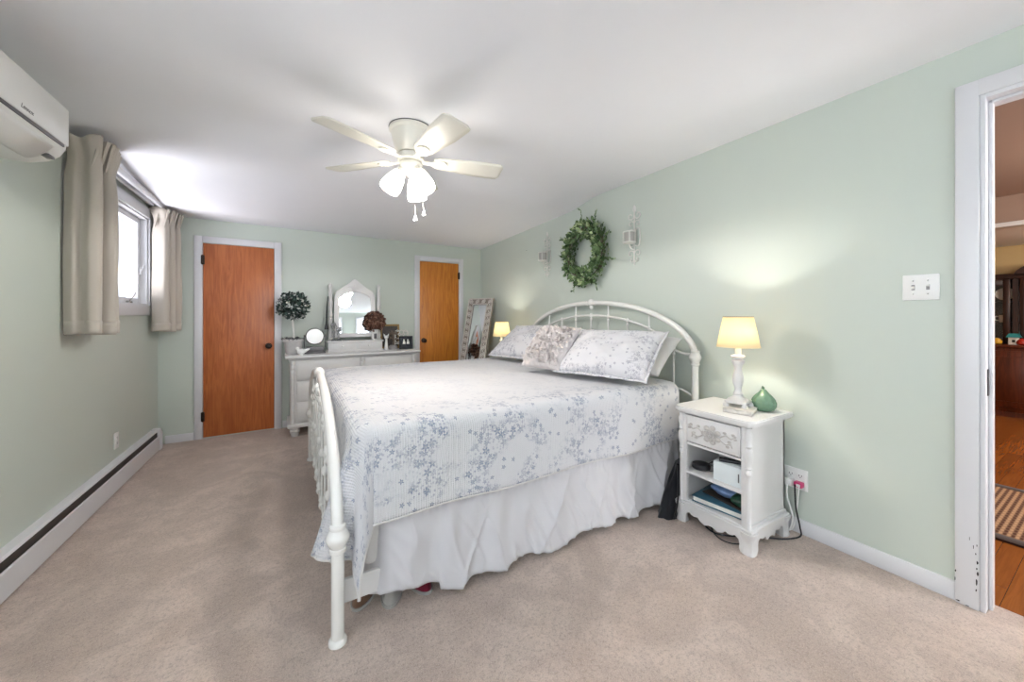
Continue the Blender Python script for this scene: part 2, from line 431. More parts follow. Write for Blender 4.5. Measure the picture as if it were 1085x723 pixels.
# left wall with the window opening
WY0, WY1, WZ0, WZ1 = 3.24, 4.415, 1.312, 2.075
SY0, SY1, SZ0, SZ1 = -.90, 1.10, .85, 2.05             # unseen wide window beside the camera, added for its light
g = G()
g.box(LX - .13, LX, BY - .13, SY0, 0, 2.55); g.box(LX - .13, LX, SY1, WY0, 0, 2.55); g.box(LX - .13, LX, WY1, 4.95, 0, 2.55)
g.box(LX - .13, LX, SY0, SY1, 0, SZ0); g.box(LX - .13, LX, SY0, SY1, SZ1, 2.55)
g.box(LX - .13, LX, WY0, WY1, 0, WZ0); g.box(LX - .13, LX, WY0, WY1, WZ1, 2.55)
struct(g, 'wall_left', M['wall'], 'sage green wall with small window and air conditioner', 'wall')
g = G(FW); g.box(LX - .2, 2.6, 0, .12, 0, 2.5)
struct(g, 'wall_far', M['wall'], 'sage green far wall with two closet doors', 'wall')
DY0, DY1, DZ = -.47, .335, 2.13
g = G()
g.box(RX, RX + .115, BY - .13, DY0, 0, 2.55); g.box(RX, RX + .115, DY0, DY1, DZ, 2.55); g.box(RX, RX + .115, DY1, RWB[1], 0, 2.55)
g.prism([RWB, RWE, (RWE[0] + .2, RWE[1]), (RX + .115, RWB[1])], 0, 2.55, 'z')
struct(g, 'wall_right', M['wall'], 'sage green wall behind the headboard', 'wall')
# back wall with two unseen windows added to let light in
g = G(); zb0, zb1 = .85, 2.15
xs = [LX - .13, -.90, .66, 1.16, 2.24, RX + .11]
for i in (0, 2, 4): g.box(xs[i], xs[i + 1], BY - .13, BY, 0, 2.55)
for i in (1, 3): g.box(xs[i], xs[i + 1], BY - .13, BY, 0, zb0); g.box(xs[i], xs[i + 1], BY - .13, BY, zb1, 2.55)
struct(g, 'wall_back', M['wall'])
for k, (a, b) in enumerate(((xs[1], xs[2]), (xs[3], xs[4]))):
    g = G()
    for (p, q, r, t) in ((a - .08, b + .08, zb0 - .08, zb0), (a - .08, b + .08, zb1, zb1 + .08), (a - .08, a, zb0, zb1), (b, b + .08, zb0, zb1)):
        g.box(p, q, BY, BY + .018, r, t, .004)
    g.box(a, b, BY - .1, BY - .06, (zb0 + zb1) / 2 - .02, (zb0 + zb1) / 2 + .02)
    w = struct(g, 'window_%d' % (k + 4), M['trim'])  # out-of-view windows, added as openings for the fill light
    G().box(a, b, BY - .085, BY - .08, zb0, zb1).build('pane', M['glass'], w)

g = G()
for (p, q, r, t) in ((SY0 - .08, SY1 + .08, SZ0 - .08, SZ0), (SY0 - .08, SY1 + .08, SZ1, SZ1 + .08), (SY0 - .08, SY0, SZ0, SZ1), (SY1, SY1 + .08, SZ0, SZ1)):
    g.box(LX, LX + .018, p, q, r, t, .004)
g.box(LX - .1, LX - .06, .08, .12, SZ0, SZ1)
w = struct(g, 'window_3', M['trim'])  # window added out of view for its light
G().box(LX - .085, LX - .08, SY0, SY1, SZ0, SZ1).build('pane', M['glass'], w)

# baseboards
g = G(FW); 
for (a, b) in ((LX + .05, -.87), (-.13, 1.31), (2.03, 2.4)): g.box(a, b, -.014, 0, 0, .075, .004)
struct(g, 'baseboard_far', M['trim'])
g = G(); g.box(RX - .013, RX, .40, 2.74, 0, .082, .004)
d = Vector((RWE[0] - RWB[0], RWE[1] - RWB[1], 0)); a = math.atan2(d.y, d.x)
g.box(0, 2.05, 0, .013, 0, .082, .004, T=trm(RWB[0], RWB[1], 0) @ Matrix.Rotation(a, 4, 'Z'))
struct(g, 'baseboard_right', M['trim'])

# closet doors
def closet(n, s0, s1, ztop, mat, hinge_left, label):
    c = .066
    g = G(FW); g.box(s0 - c, s0, -.020, 0, 0, ztop + c, .004); g.box(s1, s1 + c, -.020, 0, 0, ztop + c, .004)
    g.box(s0, s1, -.0195, 0, ztop, ztop + c, .004)
    struct(g, 'trim_%d' % n, M['trim'], 'white painted casing around the %s' % label.split(' with')[0], 'door casing')
    g = G(); g.box(s0 + .003, s1 - .003, -.008, .03, .012, ztop - .004, .002)
    o = g.build('door_%d' % n, mat); o.matrix_world = FW; o['kind'] = 'structure'; o['label'] = label; o['category'] = 'door'
    hs = s1 - .052 if hinge_left else s0 + .052
    k = G(); R = trm(hs, -.008, .90) @ rotm('X', 90)
    k.lathe([(.031, 0), (.031, .004), (.026, .008), (.012, .010), (.011, .034), (.020, .040), (.027, .050), (.026, .060), (.016, .067), (0, .068)], 18, T=R)
    k.build('door_knob', M['dark'], o)['label'] = 'dark bronze door knob'
    hx = s0 + .001 if hinge_left else s1 - .001
    for z in (.22, ztop - .17):
        h = G(); h.box(hx - .014, hx + .014, -.024, -.006, z - .045, z + .045, .003); h.tube([(hx, -.026, z - .05), (hx, -.026, z + .05)], .006, 8)
        h.build('hinge', M['dark'], o)
closet(1, -.802, -.204, 1.948, M['door_red_lit'], True, 'wooden closet door in reddish lit colour with dark knob beside the window')
closet(2, 1.392, 1.945, 1.945, M['door_gold'], False, 'wooden closet door in golden lit colour between dresser and tall leaning mirror')

# doorway on the right: casing, jamb, chips of worn paint
g = G(); x0, x1 = RX - .02, RX
g.box(x0, x1, DY1, DY1 + .066, 0, DZ + .066, .005); g.box(x0, x1, DY0 - .066, DY0, 0, DZ + .066, .005); g.box(x0 + .0005, x1, DY0 - .003, DY1 + .003, DZ, DZ + .066, .003)
tr = struct(g, 'trim_3', M['trim'], 'white painted casing of the open doorway, chipped near the floor', 'door casing')
g = G()
for ya, yb in ((DY1 - .016, DY1), (DY0, DY0 + .016)):
    g.box(RX - .012, RX + .13, ya, yb, 0, DZ, .003)
    yc = ya - .012 if ya > 0 else yb; g.box(RX + .035, RX + .075, yc, yc + .012, 0, DZ - .016, .003)
g.box(RX - .0115, RX + .13, DY0 + .016, DY1 - .016, DZ - .016, DZ, 0); g.box(RX - .005, RX + .13, DY0, DY1, DZ - .001, DZ + .03); g.box(RX + .035, RX + .075, DY0 + .016, DY1 - .016, DZ - .028, DZ - .016, .003)
jb = struct(g, 'trim_4', M['trim'], 'white door jamb with stop strip inside the doorway', 'door jamb')
g = G(); g.box(RX + .012, RX + .030, DY1 - .019, DY1 - .0155, .89, 1.0, .001); g.build('strike_plate', M['black'], jb)
for (yy, zz, h, w) in ((.341, .175, .012, .004), (.340, .20, .018, .004), (.344, .235, .010, .003), (.339, .155, .02, .004), (.342, .12, .03, .004), (.350, .26, .02, .002), (.3995, .10, .018, .002), (.398, .135, .012, .003), (.392, .012, .006, .010), (.366, .006, .005, .012), (.36, .29, .018, .0015), (.343, .085, .012, .003), (.341, .27, .012, .002)):
    k = G(); n_ = 7; k.prism([(yy + w * math.cos(2 * PI * i / n_) * random.uniform(.4, .8), zz + h * .5 * math.sin(2 * PI * i / n_) * random.uniform(.6, 1.1)) for i in range(n_)], x0 - .0008, x0 + .002, 'x')
    k.build('paint_chip', M['black'], tr)

# ------------------------------------------------------------------ rooms beyond the doorway
k = NT('honey_oak_strip_floor'); o_ = k.coord('Object'); br = k.n('ShaderNodeTexBrick'); k.l(k.coord('Object', (1, 1, 1)), br.inputs['Vector'])
br.inputs['Scale'].default_value = 1.0; br.inputs['Brick Width'].default_value = 1.1; br.inputs['Row Height'].default_value = .075; br.inputs['Mortar Size'].default_value = .0012
br.inputs['Color1'].default_value = (*s2l((158, 96, 44)), 1); br.inputs['Color2'].default_value = (*s2l((140, 80, 34)), 1); br.inputs['Mortar'].default_value = (*s2l((70, 32, 12)), 1)
gr = k.noise(k.coord('Object', (1.2, 22, 1)), 3, 5, .6, 1.0)
k.l(k.mix(k.math('MULTIPLY', k.ramp(gr, .35, .7), .5), br.outputs['Color'], s2l((116, 62, 26))), k.b.inputs['Base Color']); k.set(Roughness=.22)
M['oak'] = k.m
M['hallpaint'] = plain('tan_wall_paint', (198, 172, 128), .6, vary=.02)
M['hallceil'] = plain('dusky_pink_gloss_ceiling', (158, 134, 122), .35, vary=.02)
g = G(); g.box(RX + .1, 8.2, -2.2, 3.2, -.08, -.004); struct(g, 'floor_hall', M['oak'], 'glossy honey oak strip floor beyond the doorway', 'floor')
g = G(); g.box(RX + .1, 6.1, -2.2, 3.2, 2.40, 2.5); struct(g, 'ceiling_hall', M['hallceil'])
g = G(); g.box(6.1, 8.2, -2.2, 3.2, 2.13, 2.5); struct(g, 'ceiling_dining', M['ceiling'])
g = G(); g.box(8.0, 8.1, -2.2, 3.2, -.05, 2.5); struct(g, 'wall_hall_end', M['hallpaint'])
g = G(); g.box(RX + .1, 8.2, -2.3, -2.2, -.05, 2.5); struct(g, 'wall_hall_front', M['hallpaint'])
g = G(); g.box(RX + .1, 8.2, 3.2, 3.3, -.05, 2.5); struct(g, 'wall_hall_rear', M['hallpaint'])
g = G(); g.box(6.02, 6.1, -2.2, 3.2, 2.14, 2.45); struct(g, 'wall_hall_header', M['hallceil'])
g = G(); g.box(5.99, 6.13, -2.2, 3.2, 2.095, 2.14, .006); struct(g, 'trim_5', M['trim'])
point('hall_fill', (4.6, -.5, 2.1), 17, (1, .88, .74), .15); point('dining_fill', (6.9, -.6, 1.9), 15, (1, .84, .64), .12)  # unseen warm point lights added to light the rooms beyond

# braided rug
k = NT('woven_brown_rug'); o_ = k.coord('Object'); sp = k.n('ShaderNodeSeparateXYZ'); k.l(o_, sp.inputs[0])
ww = k.math('SINE', k.math('MULTIPLY', sp.outputs[1], 2 * PI / .028)); w3 = k.math('SINE', k.math('MULTIPLY', sp.outputs[0], 2 * PI / .045))
k.l(k.mix(k.ramp(k.math('MULTIPLY', ww, k.math('ADD', .6, k.math('MULTIPLY', w3, .4))), -.6, .7), s2l((82, 48, 34)), s2l((186, 150, 116))), k.b.inputs['Base Color']); k.set(Roughness=.95)
M['rug'] = k.m; M['rugedge'] = mk_fabric('dark_brown_binding', (52, 30, 22), 200, .3)
t = thing('area_rug', 'brown woven rug with dark border on the wooden floor', 'rug', (3.30, -.9, -.004))
G().box(.07, 1.0, .05, 1.95, 0, .012, .004).build('rug_field', M['rug'], t)
g = G(); g.box(0, 1.07, 0, .06, 0, .013, .004); g.box(0, 1.07, 1.94, 2.0, 0, .013, .004); g.box(0, .075, .06, 1.94, 0, .013, .004); g.box(.995, 1.07, .06, 1.94, 0, .013, .004)
g.build('binding', M['rugedge'], t)

# china cabinet
t = thing('china_cabinet', 'dark wooden china cabinet with glass doors seen through the doorway', 'cabinet', (7.42, -.55, -.004))
g = G(); g.box(.02, .5, .02, 2.1, .06, .84, .01); g.box(0, .52, 0, 2.12, .84, .875, .01); g.box(.03, .48, .04, 2.08, 0, .07)
g.build('base', M['cherry'], t)
for a in (.05, .56, 1.07, 1.58):
    d_ = G(); d_.box(.004, .02, a, a + .47, .12, .80, .006); d_.box(-.004, .006, a + .07, a + .40, .19, .73, .008)
    o = d_.build('door', M['cherry'], t); G().ball((-.012, a + .43, .48), .012).build('knob', M['dark'], o)
g = G()
g.box(.20, .50, .06, .09, .875, 1.70); g.box(.20, .50, 2.03, 2.06, .875, 1.70); g.box(.47, .50, .06, 2.06, .875, 1.74)
g.box(.16, .50, .05, 2.07, 1.68, 1.745, .01)
for a in (1.30, .80): g.box(.18, .50, a, a + .045, .875, 1.70)
for z in (1.13, 1.40): g.box(.24, .48, .08, 2.04, z, z + .014)
arc = [(.79 - .02 + .28 * 1 + .285 * math.cos(PI * i / 16) + .0, 1.72 + .16 * math.sin(PI * i / 16)) for i in range(17)]
g.prism(arc, .16, .50, 'x')
g.build('hutch', M['mahog'], t)
for a, b in ((.10, .79), (.86, 1.29), (1.36, 2.02)):
    d_ = G(); fr = .055
    d_.box(.165, .185, a, a + fr, .90, 1.68, .004); d_.box(.165, .185, b - fr, b, .90, 1.68, .004); d_.box(.165, .185, a + fr, b - fr, .90, .95, .004); d_.box(.165, .185, a + fr, b - fr, 1.60, 1.68, .004)
    o = d_.build('glass_door', M['mahog'], t); G().box(.173, .177, a + fr, b - fr, .95, 1.60).build('pane', M['glass'], o)
# keepsakes on the cabinet (cabinet y runs -.55 + local)
def small(name, label, cat, x, y, z, grp, fn):
    t = thing(name, label, cat, (x, y, z), 0, grp); fn(t); return t
def house(t):
    G().box(-.03, .03, -.04, .04, 0, .09, .004).build('walls', M['ceramic'], t)
    G().prism([(-.055, .09), (.055, .09), (.035, .135), (-.035, .135)], -.05, .05, 'x').build('roof', plain('turquoise_roof', (40, 140, 150), .4), t)
    G().box(-.032, -.029, -.012, .012, .03, .06).build('window', M['black'], t)
small('house_figurine', 'small white house ornament with turquoise roof on the cabinet', 'ornament', 7.52, .775, .871, None, house)
def gourd(c):
    def fn(t):
        G().lathe([(.02, 0), (.04, .01), (.045, .035), (.03, .065), (.012, .075), (0, .08)], 14).build('body', plain('glaze_%d_%d_%d' % c, c, .3), t)
    return fn
small('ornament', 'yellow and orange ornament left of the little turquoise-roofed house', 'ornament', 7.50, .90, .871, None, gourd((206, 160, 50)))
small('ornament', 'red ornament right of the little turquoise-roofed house', 'ornament', 7.50, .715, .871, None, gourd((170, 40, 26)))
small('ornament', 'orange ornament at the right edge on the cabinet', 'ornament', 7.50, .665, .871, None, gourd((226, 110, 50)))
def plate(t):
    G().lathe([(.03, 0), (.035, .004), (.075, .014), (.08, .018), (.07, .02), (.03, .01), (0, .009)], 20, T=rotm('Y', -78)).build('dish', M['ceramic'], t)
small('plate', 'white plate on upper shelf of the china cabinet', 'plate', 7.72, .86, 1.424 - .004 + .075, None, plate)
def mugf(t):
    G().lathe([(.035, 0), (.04, .01), (.042, .09), (.038, .092), (.036, .02), (0, .015)], 16).build('cup', M['ceramic'], t)
    G().tube(catmull([(0, .04, .075), (0, .07, .07), (0, .068, .03), (0, .04, .022)], 5), .006, 8).build('handle', M['ceramic'], t)
small('mug', 'white mug on middle shelf of the china cabinet', 'mug', 7.72, .87, 1.140, None, mugf)

# ------------------------------------------------------------------ window on the left wall
g = G()
c = .088
g.box(LX, LX + .018, WY0 - c, WY1 + c, WZ0 - c, WZ0, .004); g.box(LX, LX + .018, WY0 - c, WY1 + c, WZ1, WZ1 + c, .004)
g.box(LX, LX + .018, WY0 - c, WY0, WZ0, WZ1, .004); g.box(LX, LX + .018, WY1, WY1 + c, WZ0, WZ1, .004)
g.box(LX - .13, LX, WY0, WY0 + .012, WZ0, WZ1); g.box(LX - .13, LX, WY1 - .012, WY1, WZ0, WZ1)
g.box(LX - .13, LX, WY0, WY1, WZ0, WZ0 + .012); g.box(LX - .13, LX, WY0, WY1, WZ1 - .012, WZ1)
w1 = struct(g, 'window_1', M['trim'], 'small white framed crank window between taupe curtains', 'window')
ym = (WY0 + WY1) / 2
for a, b in ((WY0 + .012, ym - .012), (ym + .012, WY1 - .012)):
    s_ = G(); xa, xb = LX - .085, LX - .045; fr = .045
    s_.box(xa, xb, a, a + fr, WZ0 + .012, WZ1 - .012, .004); s_.box(xa, xb, b - fr, b, WZ0 + .012, WZ1 - .012, .004)
    s_.box(xa, xb, a + fr, b - fr, WZ0 + .012, WZ0 + .012 + fr, .004); s_.box(xa, xb, a + fr, b - fr, WZ1 - .012 - fr, WZ1 - .012, .004)
    so = s_.build('sash', M['trim'], w1)
    G().box(LX - .068, LX - .063, a + fr, b - fr, WZ0 + .05, WZ1 - .05).build('pane', M['glass'], so)
    h = G(); yh = (a + b) / 2; h.box(LX - .045, LX - .02, yh - .03, yh + .03, WZ0 + .012, WZ0 + .03, .004)
    h.tube(catmull([(LX - .03, yh, WZ0 + .03), (LX - .02, yh, WZ0 + .05), (LX - .015, yh + .04, WZ0 + .075), (LX - .01, yh + .05, WZ0 + .10)], 4), .005, 8)
    h.build('crank_handle', M['chrome'], so)
    h = G(); h.box(LX - .045, LX - .03, b - .03, b - .012, 1.58, 1.64, .003); h.tube([(LX - .03, b - .02, 1.61), (LX - .015, b - .02, 1.66)], .005, 8); h.build('latch', M['trim'], so)
G().box(LX - .085, LX - .04, ym - .012, ym + .012, WZ0 + .012, WZ1 - .012).build('mullion', M['trim'], w1)

# curtain rail
t = thing('curtain_rod', 'white double curtain rail above the small window', 'curtain rail', (-1.03, 3.12, 2.20))
g = G(); g.box(-.012, .012, .0, 1.48, -.022, .022, .004); g.build('front_track', M['trim'], t)
g = G(); g.box(-.062, -.044, .0, 1.48, -.018, .012, .004); g.build('rear_track', M['trim'], t)
for yy in (.12, 1.40):
    G().box(-.10, .008, yy, yy + .02, -.03, -.018, .002).build('bracket', M['trim'], t)

def curtain(name, label, path, zt, zb, flare, seed, crests):
    """pleated panel: path = plan polyline at mid height, pinched at the top"""
    P = catmull([(x, y, 0) for x, y in path], 10); n = len(P) - 1
    cx = sum(p.x for p in P) / len(P); cy = sum(p.y for p in P) / len(P)
    def fn(u, v):
        i = u * n; k = min(int(i), n - 1); f = i - k; p = P[k].lerp(P[k + 1], f)
        z = zb + (zt - zb) * v
        pinch = math.exp(-((v - .90) / .07) ** 2) * .25
        sp = 1 + flare * max(0, (v - .92) / .08) - pinch
        w = noise.noise(Vector((u * 6 + seed, v * 2.2, seed))) * .014 * (1 - v * .6)
        return (p.x * 1 + (cx - p.x) * (1 - sp) * .5 + w, p.y + (cy - p.y) * (1 - sp) * .35 + w * .6, z + (.012 * math.sin(u * 30 + seed) if v > .99 else 0) + .006 * math.sin(u * 9) * (1 - v))
    t = thing(name, label, 'curtain', (path[0][0], path[0][1], zb))
    g = G(trm(-path[0][0], -path[0][1], -zb)); g.grid(fn, n * 2, 36)
    o = g.build('panel', M['curtain'], t, 60, False)
    md = o.modifiers.new('thick', 'SOLIDIFY'); md.thickness = .004
    for k, (a_, b_) in enumerate(zip(crests, crests[1:] + [crests[-1]])):
        px_, py_ = a_; pl = G(trm(-path[0][0], -path[0][1], -zb)); pl.tube(catmull([(px_ + .020, py_ + .006, zt - .004), (px_ + .010, py_ + .004, zt - .05), (px_ + .002, py_, zt - .10), (px_ - .012, py_ - .004, zt - .17)], 5), [.010, .010, .0095, .009, .009, .0085, .008, .008, .0075, .007, .0065, .006, .0055, .005, .004, .003], 8, flat=1.5)
        pl.build('pinch_pleat', M['curtain'], t, 60)
    hm = G(trm(-path[0][0], -path[0][1], -zb)); hm.grid(lambda u, v: tuple(Vector(fn(u, v * .065)) + Vector((.0035, -.0035, .001))), n * 2, 3)
    o2 = hm.build('hem', M['curtain'], t, 60, False); md = o2.modifiers.new('thick', 'SOLIDIFY'); md.thickness = .003
    return t
curtain('curtain', 'taupe pleated curtain beside the air conditioner, left of the window',
        [(-1.122, 3.03), (-1.075, 3.005), (-1.04, 3.018), (-1.0, 2.985), (-.965, 3.0), (-.975, 3.04), (-1.045, 3.06), (-1.03, 3.085), (-.955, 3.085), (-.94, 3.105), (-1.03, 3.135), (-1.05, 3.16), (-.965, 3.165), (-.955, 3.19), (-1.05, 3.22), (-1.05, 3.25), (-.985, 3.26), (-.985, 3.285), (-1.06, 3.31)], 2.235, 1.115, .35, 1.3, [(-.985, 3.0), (-.965, 3.035), (-.955, 3.075), (-.95, 3.11), (-.965, 3.165), (-.97, 3.20), (-.985, 3.27)])
curtain('curtain', 'taupe pleated curtain in the corner next to the left closet door',
        [(-1.10, 4.40), (-1.06, 4.38), (-1.01, 4.37), (-.985, 4.40), (-1.02, 4.43), (-1.03, 4.45), (-.975, 4.46), (-.955, 4.485), (-1.0, 4.515), (-1.01, 4.54), (-.955, 4.55), (-.935, 4.575), (-.98, 4.61), (-1.03, 4.625)], 2.175, 1.08, .35, 5.1, [(-1.06, 4.38), (-1.0, 4.38), (-.985, 4.43), (-.965, 4.475), (-.955, 4.53), (-.945, 4.57)])

# ------------------------------------------------------------------ air conditioner
t = thing('air_conditioner', 'white wall-mounted split air conditioner high on left wall', 'air conditioner', (LX, 1.675, 1.905))
prof = [(0, 0.0), (.02, -.004), (.11, -.004), (.165, .012), (.20, .040), (.218, .075), (.222, .11), (.222, .245), (.214, .272), (.19, .285), (0, .285)]
g = G(); g.prism([(x, z) for x, z in prof], 0, .83, 'y'); o = g.build('body', M['plastic'], t)
bv = o.modifiers.new('bev', 'BEVEL'); bv.width = .035; bv.segments = 4; bv.limit_method = 'ANGLE'; bv.angle_limit = math.radians(60)
g = G(); g.box(.214, .2265, .008, .822, .092, .262, .006); g.build('front_panel', M['plastic'], t)
g = G(); g.box(.213, .2235, .02, .79, .079, .092, .001); g.build('air_gap', M['greyplastic'], t)
g = G(); g.grid(lambda u, v: (.128 + .082 * v, .03 + .70 * u, -.004 + .0 + .066 * v ** 1.8), 4, 8); o = g.build('louver', M['plastic'], t, 60, False)
md = o.modifiers.new('thick', 'SOLIDIFY'); md.thickness = .006; md.offset = 1
g = G(); g.box(.05, .118, .03, .42, -.010, -.0035); g.build('outlet_slot', M['black'], t)
g = G(); g.box(.170, .194, .742, .79, .020, .032, .001, T=trm(0, 0, -.004)); g.build('display_label', M['greyplastic'], t)
tc = bpy.data.curves.new('logo_text', 'FONT'); tc.body = 'Lennox'; tc.size = .026; tc.shear = .3; tc.extrude = .0004
tc.materials.append(M['greyplastic']); ot = bpy.data.objects.new('logo_curve', tc); COL.objects.link(ot); bpy.context.view_layer.update()
lm = bpy.data.meshes.new_from_object(ot.evaluated_get(bpy.context.evaluated_depsgraph_get())); bpy.data.objects.remove(ot)
o = bpy.data.objects.new('logo_text', lm); COL.objects.link(o); o.parent = t
o.location = (.2268, .475, .112); o.rotation_euler = (PI / 2, 0, PI / 2)

# ------------------------------------------------------------------ baseboard heater and outlets
t = thing('baseboard_heater', 'long white baseboard heater with dark slot along left wall', 'heater', (LX, BY + .3, 0))
L = 4.50 - (BY + .3)
g = G(); g.prism([(0, .012), (.062, .012), (.062, .128), (.056, .134), (.048, .128), (.048, .03), (0, .03)], 0, L, 'y'); g.build('front_cover', M['trim'], t, 30)
g = G(); g.prism([(0, .03), (.006, .03), (.006, .178), (.040, .176), (.046, .170), (.050, .174), (.042, .186), (0, .188)], 0, L, 'y'); g.build('back_plate', M['trim'], t, 30)
g = G(); g.box(.006, .046, .01, L - .01, .05, .165); g.build('heating_fins', M['slot'], t)
g = G(); g.prism([(0, 0), (.068, 0), (.068, .150), (.054, .192), (0, .194)], L - .012, L + .06, 'y'); o = g.build('end_cap', M['trim'], t)
bv = o.modifiers.new('bev', 'BEVEL'); bv.width = .008; bv.segments = 2; bv.limit_method = 'ANGLE'

def outlet(name, label, T, two_gang=False, switch=False):
    """wall plate in local XZ, facing local -y"""
    t = bpy.data.objects.new(name, None); COL.objects.link(t); t.matrix_world = T; tag(t, label, 'light switch' if switch else 'outlet')
    w = .115 if two_gang else .07
    G().box(-w / 2, w / 2, -.007, 0, -.058, .058, .003).build('cover_plate', M['plastic'], t)
    for k in ((-.023, .023) if two_gang else (0,)):
        if switch:
            g = G(); g.box(k - .0055, k + .0055, -.0078, -.004, -.012, .012); g.build('switch_slot', M['stone'], t)
            g = G(); g.box(k - .0045, k + .0045, -.018, -.003, -.004, .006, .0015, T=trm(0, 0, .003) @ rotm('X', 25 if k < 0 else -25)); g.build('toggle', M['plastic'], t)
            for z in (-.03, .03): G().lathe([(.003, 0), (.003, .0012), (0, .0014)], 10, T=trm(k, -.0068, z) @ rotm('X', 90)).build('screw', M['chrome'], t)
        else:
            for z in (-.02, .02):
                g = G(); g.box(k - .0165, k + .0165, -.0085, -.005, z - .0135, z + .0135, .003); r = g.build('receptacle', M['plastic'], t)
                g = G(); g.box(k - .008, k - .0055, -.0092, -.007, z - .003, z + .006); g.box(k + .0055, k + .008, -.0092, -.007, z - .002, z + .006); g.box(k - .002, k + .002, -.0092, -.007, z - .010, z - .006); g.build('slots', M['black'], r)
    return t
TR = lambda y, z: trm(RX, y, z) @ Matrix.Rotation(-PI / 2, 4, 'Z')       # plates on the right wall
outlet('light_switch', 'white double toggle switch plate beside the open doorway', TR(.503, 1.350), True, True)
outlet('wall_outlet', 'white outlet with plugged-in chargers behind the near nightstand', TR(.986, .302), True)
outlet('wall_outlet', 'white outlet low on the left wall above the heater', trm(LX, 3.755, .318) @ Matrix.Rotation(PI / 2, 4, 'Z'))
t = thing('phone_charger', 'pink plug-in phone charger in the outlet by the nightstand', 'charger', (RX - .009, .962, .282))
G().box(-.035, 0, -.02, .02, -.016, .012, .004).build('charger_body', M['pink'], t); G().box(-.038, -.034, -.012, .006, -.010, .004).build('usb_face', M['plastic'], t)
t = thing('power_adapter', 'white power adapter plugged into the outlet by the nightstand', 'adapter', (RX - .009, 1.008, .284))
G().box(-.045, 0, -.018, .018, -.02, .018, .004).build('adapter_body', M['plastic'], t)
tag(G().ball((0, 0, 0), (.004, .004, .004), 8, 6).build('nail', M['dark']), 'tiny dark nail left of the far sconce, high on the wall', 'nail').location = (2.362, 3.69, 2.0)

# ------------------------------------------------------------------ ceiling fan
FX, FY, FZ = .60, 2.24, 2.357
t = thing('ceiling_fan', 'white five-blade ceiling fan with three lit glass shades', 'ceiling fan', (FX, FY, FZ))
g = G(); g.lathe([(.118, 0), (.126, -.006), (.126, -.02), (.120, -.026), (.114, -.030), (.110, -.06), (.100, -.10), (.088, -.135), (.084, -.145), (.080, -.155), (.06, -.16)], 40)
g.build('motor_housing', M['fanwhite'], t)
g = G(); g.lathe([(.1275, -.001), (.1285, -.003), (.1275, -.006)], 40); g.build('rim', M['greyplastic'], t)
g = G(); g.lathe([(.05, -.155), (.075, -.160), (.08, -.175), (.078, -.195), (.05, -.21)], 32); g.build('flywheel', M['fanwhite'], t)
g = G(); g.lathe([(.052, -.206), (.066, -.212), (.070, -.222), (.064, -.245), (.046, -.265), (.026, -.282), (.012, -.295), (0, -.298)], 28); g.build('light_kit', M['fanwhite'], t)
for k in range(5):
    R = rotm('Z', -10 + 72 * k)
    T = R @ trm(0, 0, -.188) @ rotm('X', -12)
    def blade(u, v):
        r = .135 + (.575 - .135) * u
        w = .052 + .028 * min(1, u * 1.6); 
        if u > .93: w *= math.sqrt(max(0, 1 - ((u - .93) / .07) ** 2)) * .35 + .65
        if u < .08: w *= .7 + .3 * u / .08
        return (r, (v - .5) * 2 * w, 0)
    g = G(T); g.grid(blade, 28, 6); o = g.build('blade', M['fanwhite'], t, 40, False); md = o.modifiers.new('thick', 'SOLIDIFY'); md.thickness = .006; md.offset = 0
    br = G(T)
    br.prism([(.06, -.016), (.12, -.014), (.15, -.036), (.19, -.040), (.215, -.022), (.222, 0), (.215, .022), (.19, .040), (.15, .036), (.12, .014), (.06, .016)], -.012, -.004, 'z')
    for q in ((.165, -.02), (.165, .02), (.20, 0)): br.lathe([(.006, 0), (.005, -.003), (0, -.004)], 10, (q[0], q[1], -.012))
    br.build('blade_bracket', M['fanwhite'], o)
for k, a in enumerate((178, 296, 56)):
    a = math.radians(a); d = Vector((math.cos(a) * .50, math.sin(a) * .50, -.86)).normalized()
    base = Vector((math.cos(a) * .045, math.sin(a) * .045, -.245)); X = trm(*base) @ axis_to(d)
    g = G(X); g.lathe([(.018, -.01), (.022, .0), (.024, .02), (.030, .032), (.030, .04), (.02, .042)], 20); s_ = g.build('socket', M['fanwhite'], t)
    g = G(X); g.surf([(.026, .034), (.036, .046), (.046, .075), (.055, .110), (.060, .145), (.058, .168)], 28); sh = g.build('glass_shade', M['fanglass'], t, 60)
    md = sh.modifiers.new('thick', 'SOLIDIFY'); md.thickness = .003
    G(X).ball((0, 0, .11), (.024, .024, .034)).build('bulb', M['bulb'], s_)
for (dx, dy, z1) in ((.02, -.03, -.565), (.085, .01, -.515)):
    g = G(); g.tube([(dx * .6, dy, -.27), (dx, dy, z1 + .03)], .0013, 6); o = g.build('pull_chain', M['chrome'], t)
    G().lathe([(.003, .035), (.006, .03), (.009, .015), (.012, .004), (.010, 0), (0, -.001)], 12, (dx, dy, z1)).build('chain_pull', M['ceramic'], o)
sl = bpy.data.lights.new('fan_light', 'SPOT'); sl.energy = 11.5; sl.color = (1, .965, .94); sl.shadow_soft_size = .10; sl.spot_size = math.radians(180); sl.spot_blend = .12
so_ = bpy.data.objects.new('fan_light', sl); COL.objects.link(so_); so_.location = (FX, FY, FZ - .50)     # the open shades throw their light down

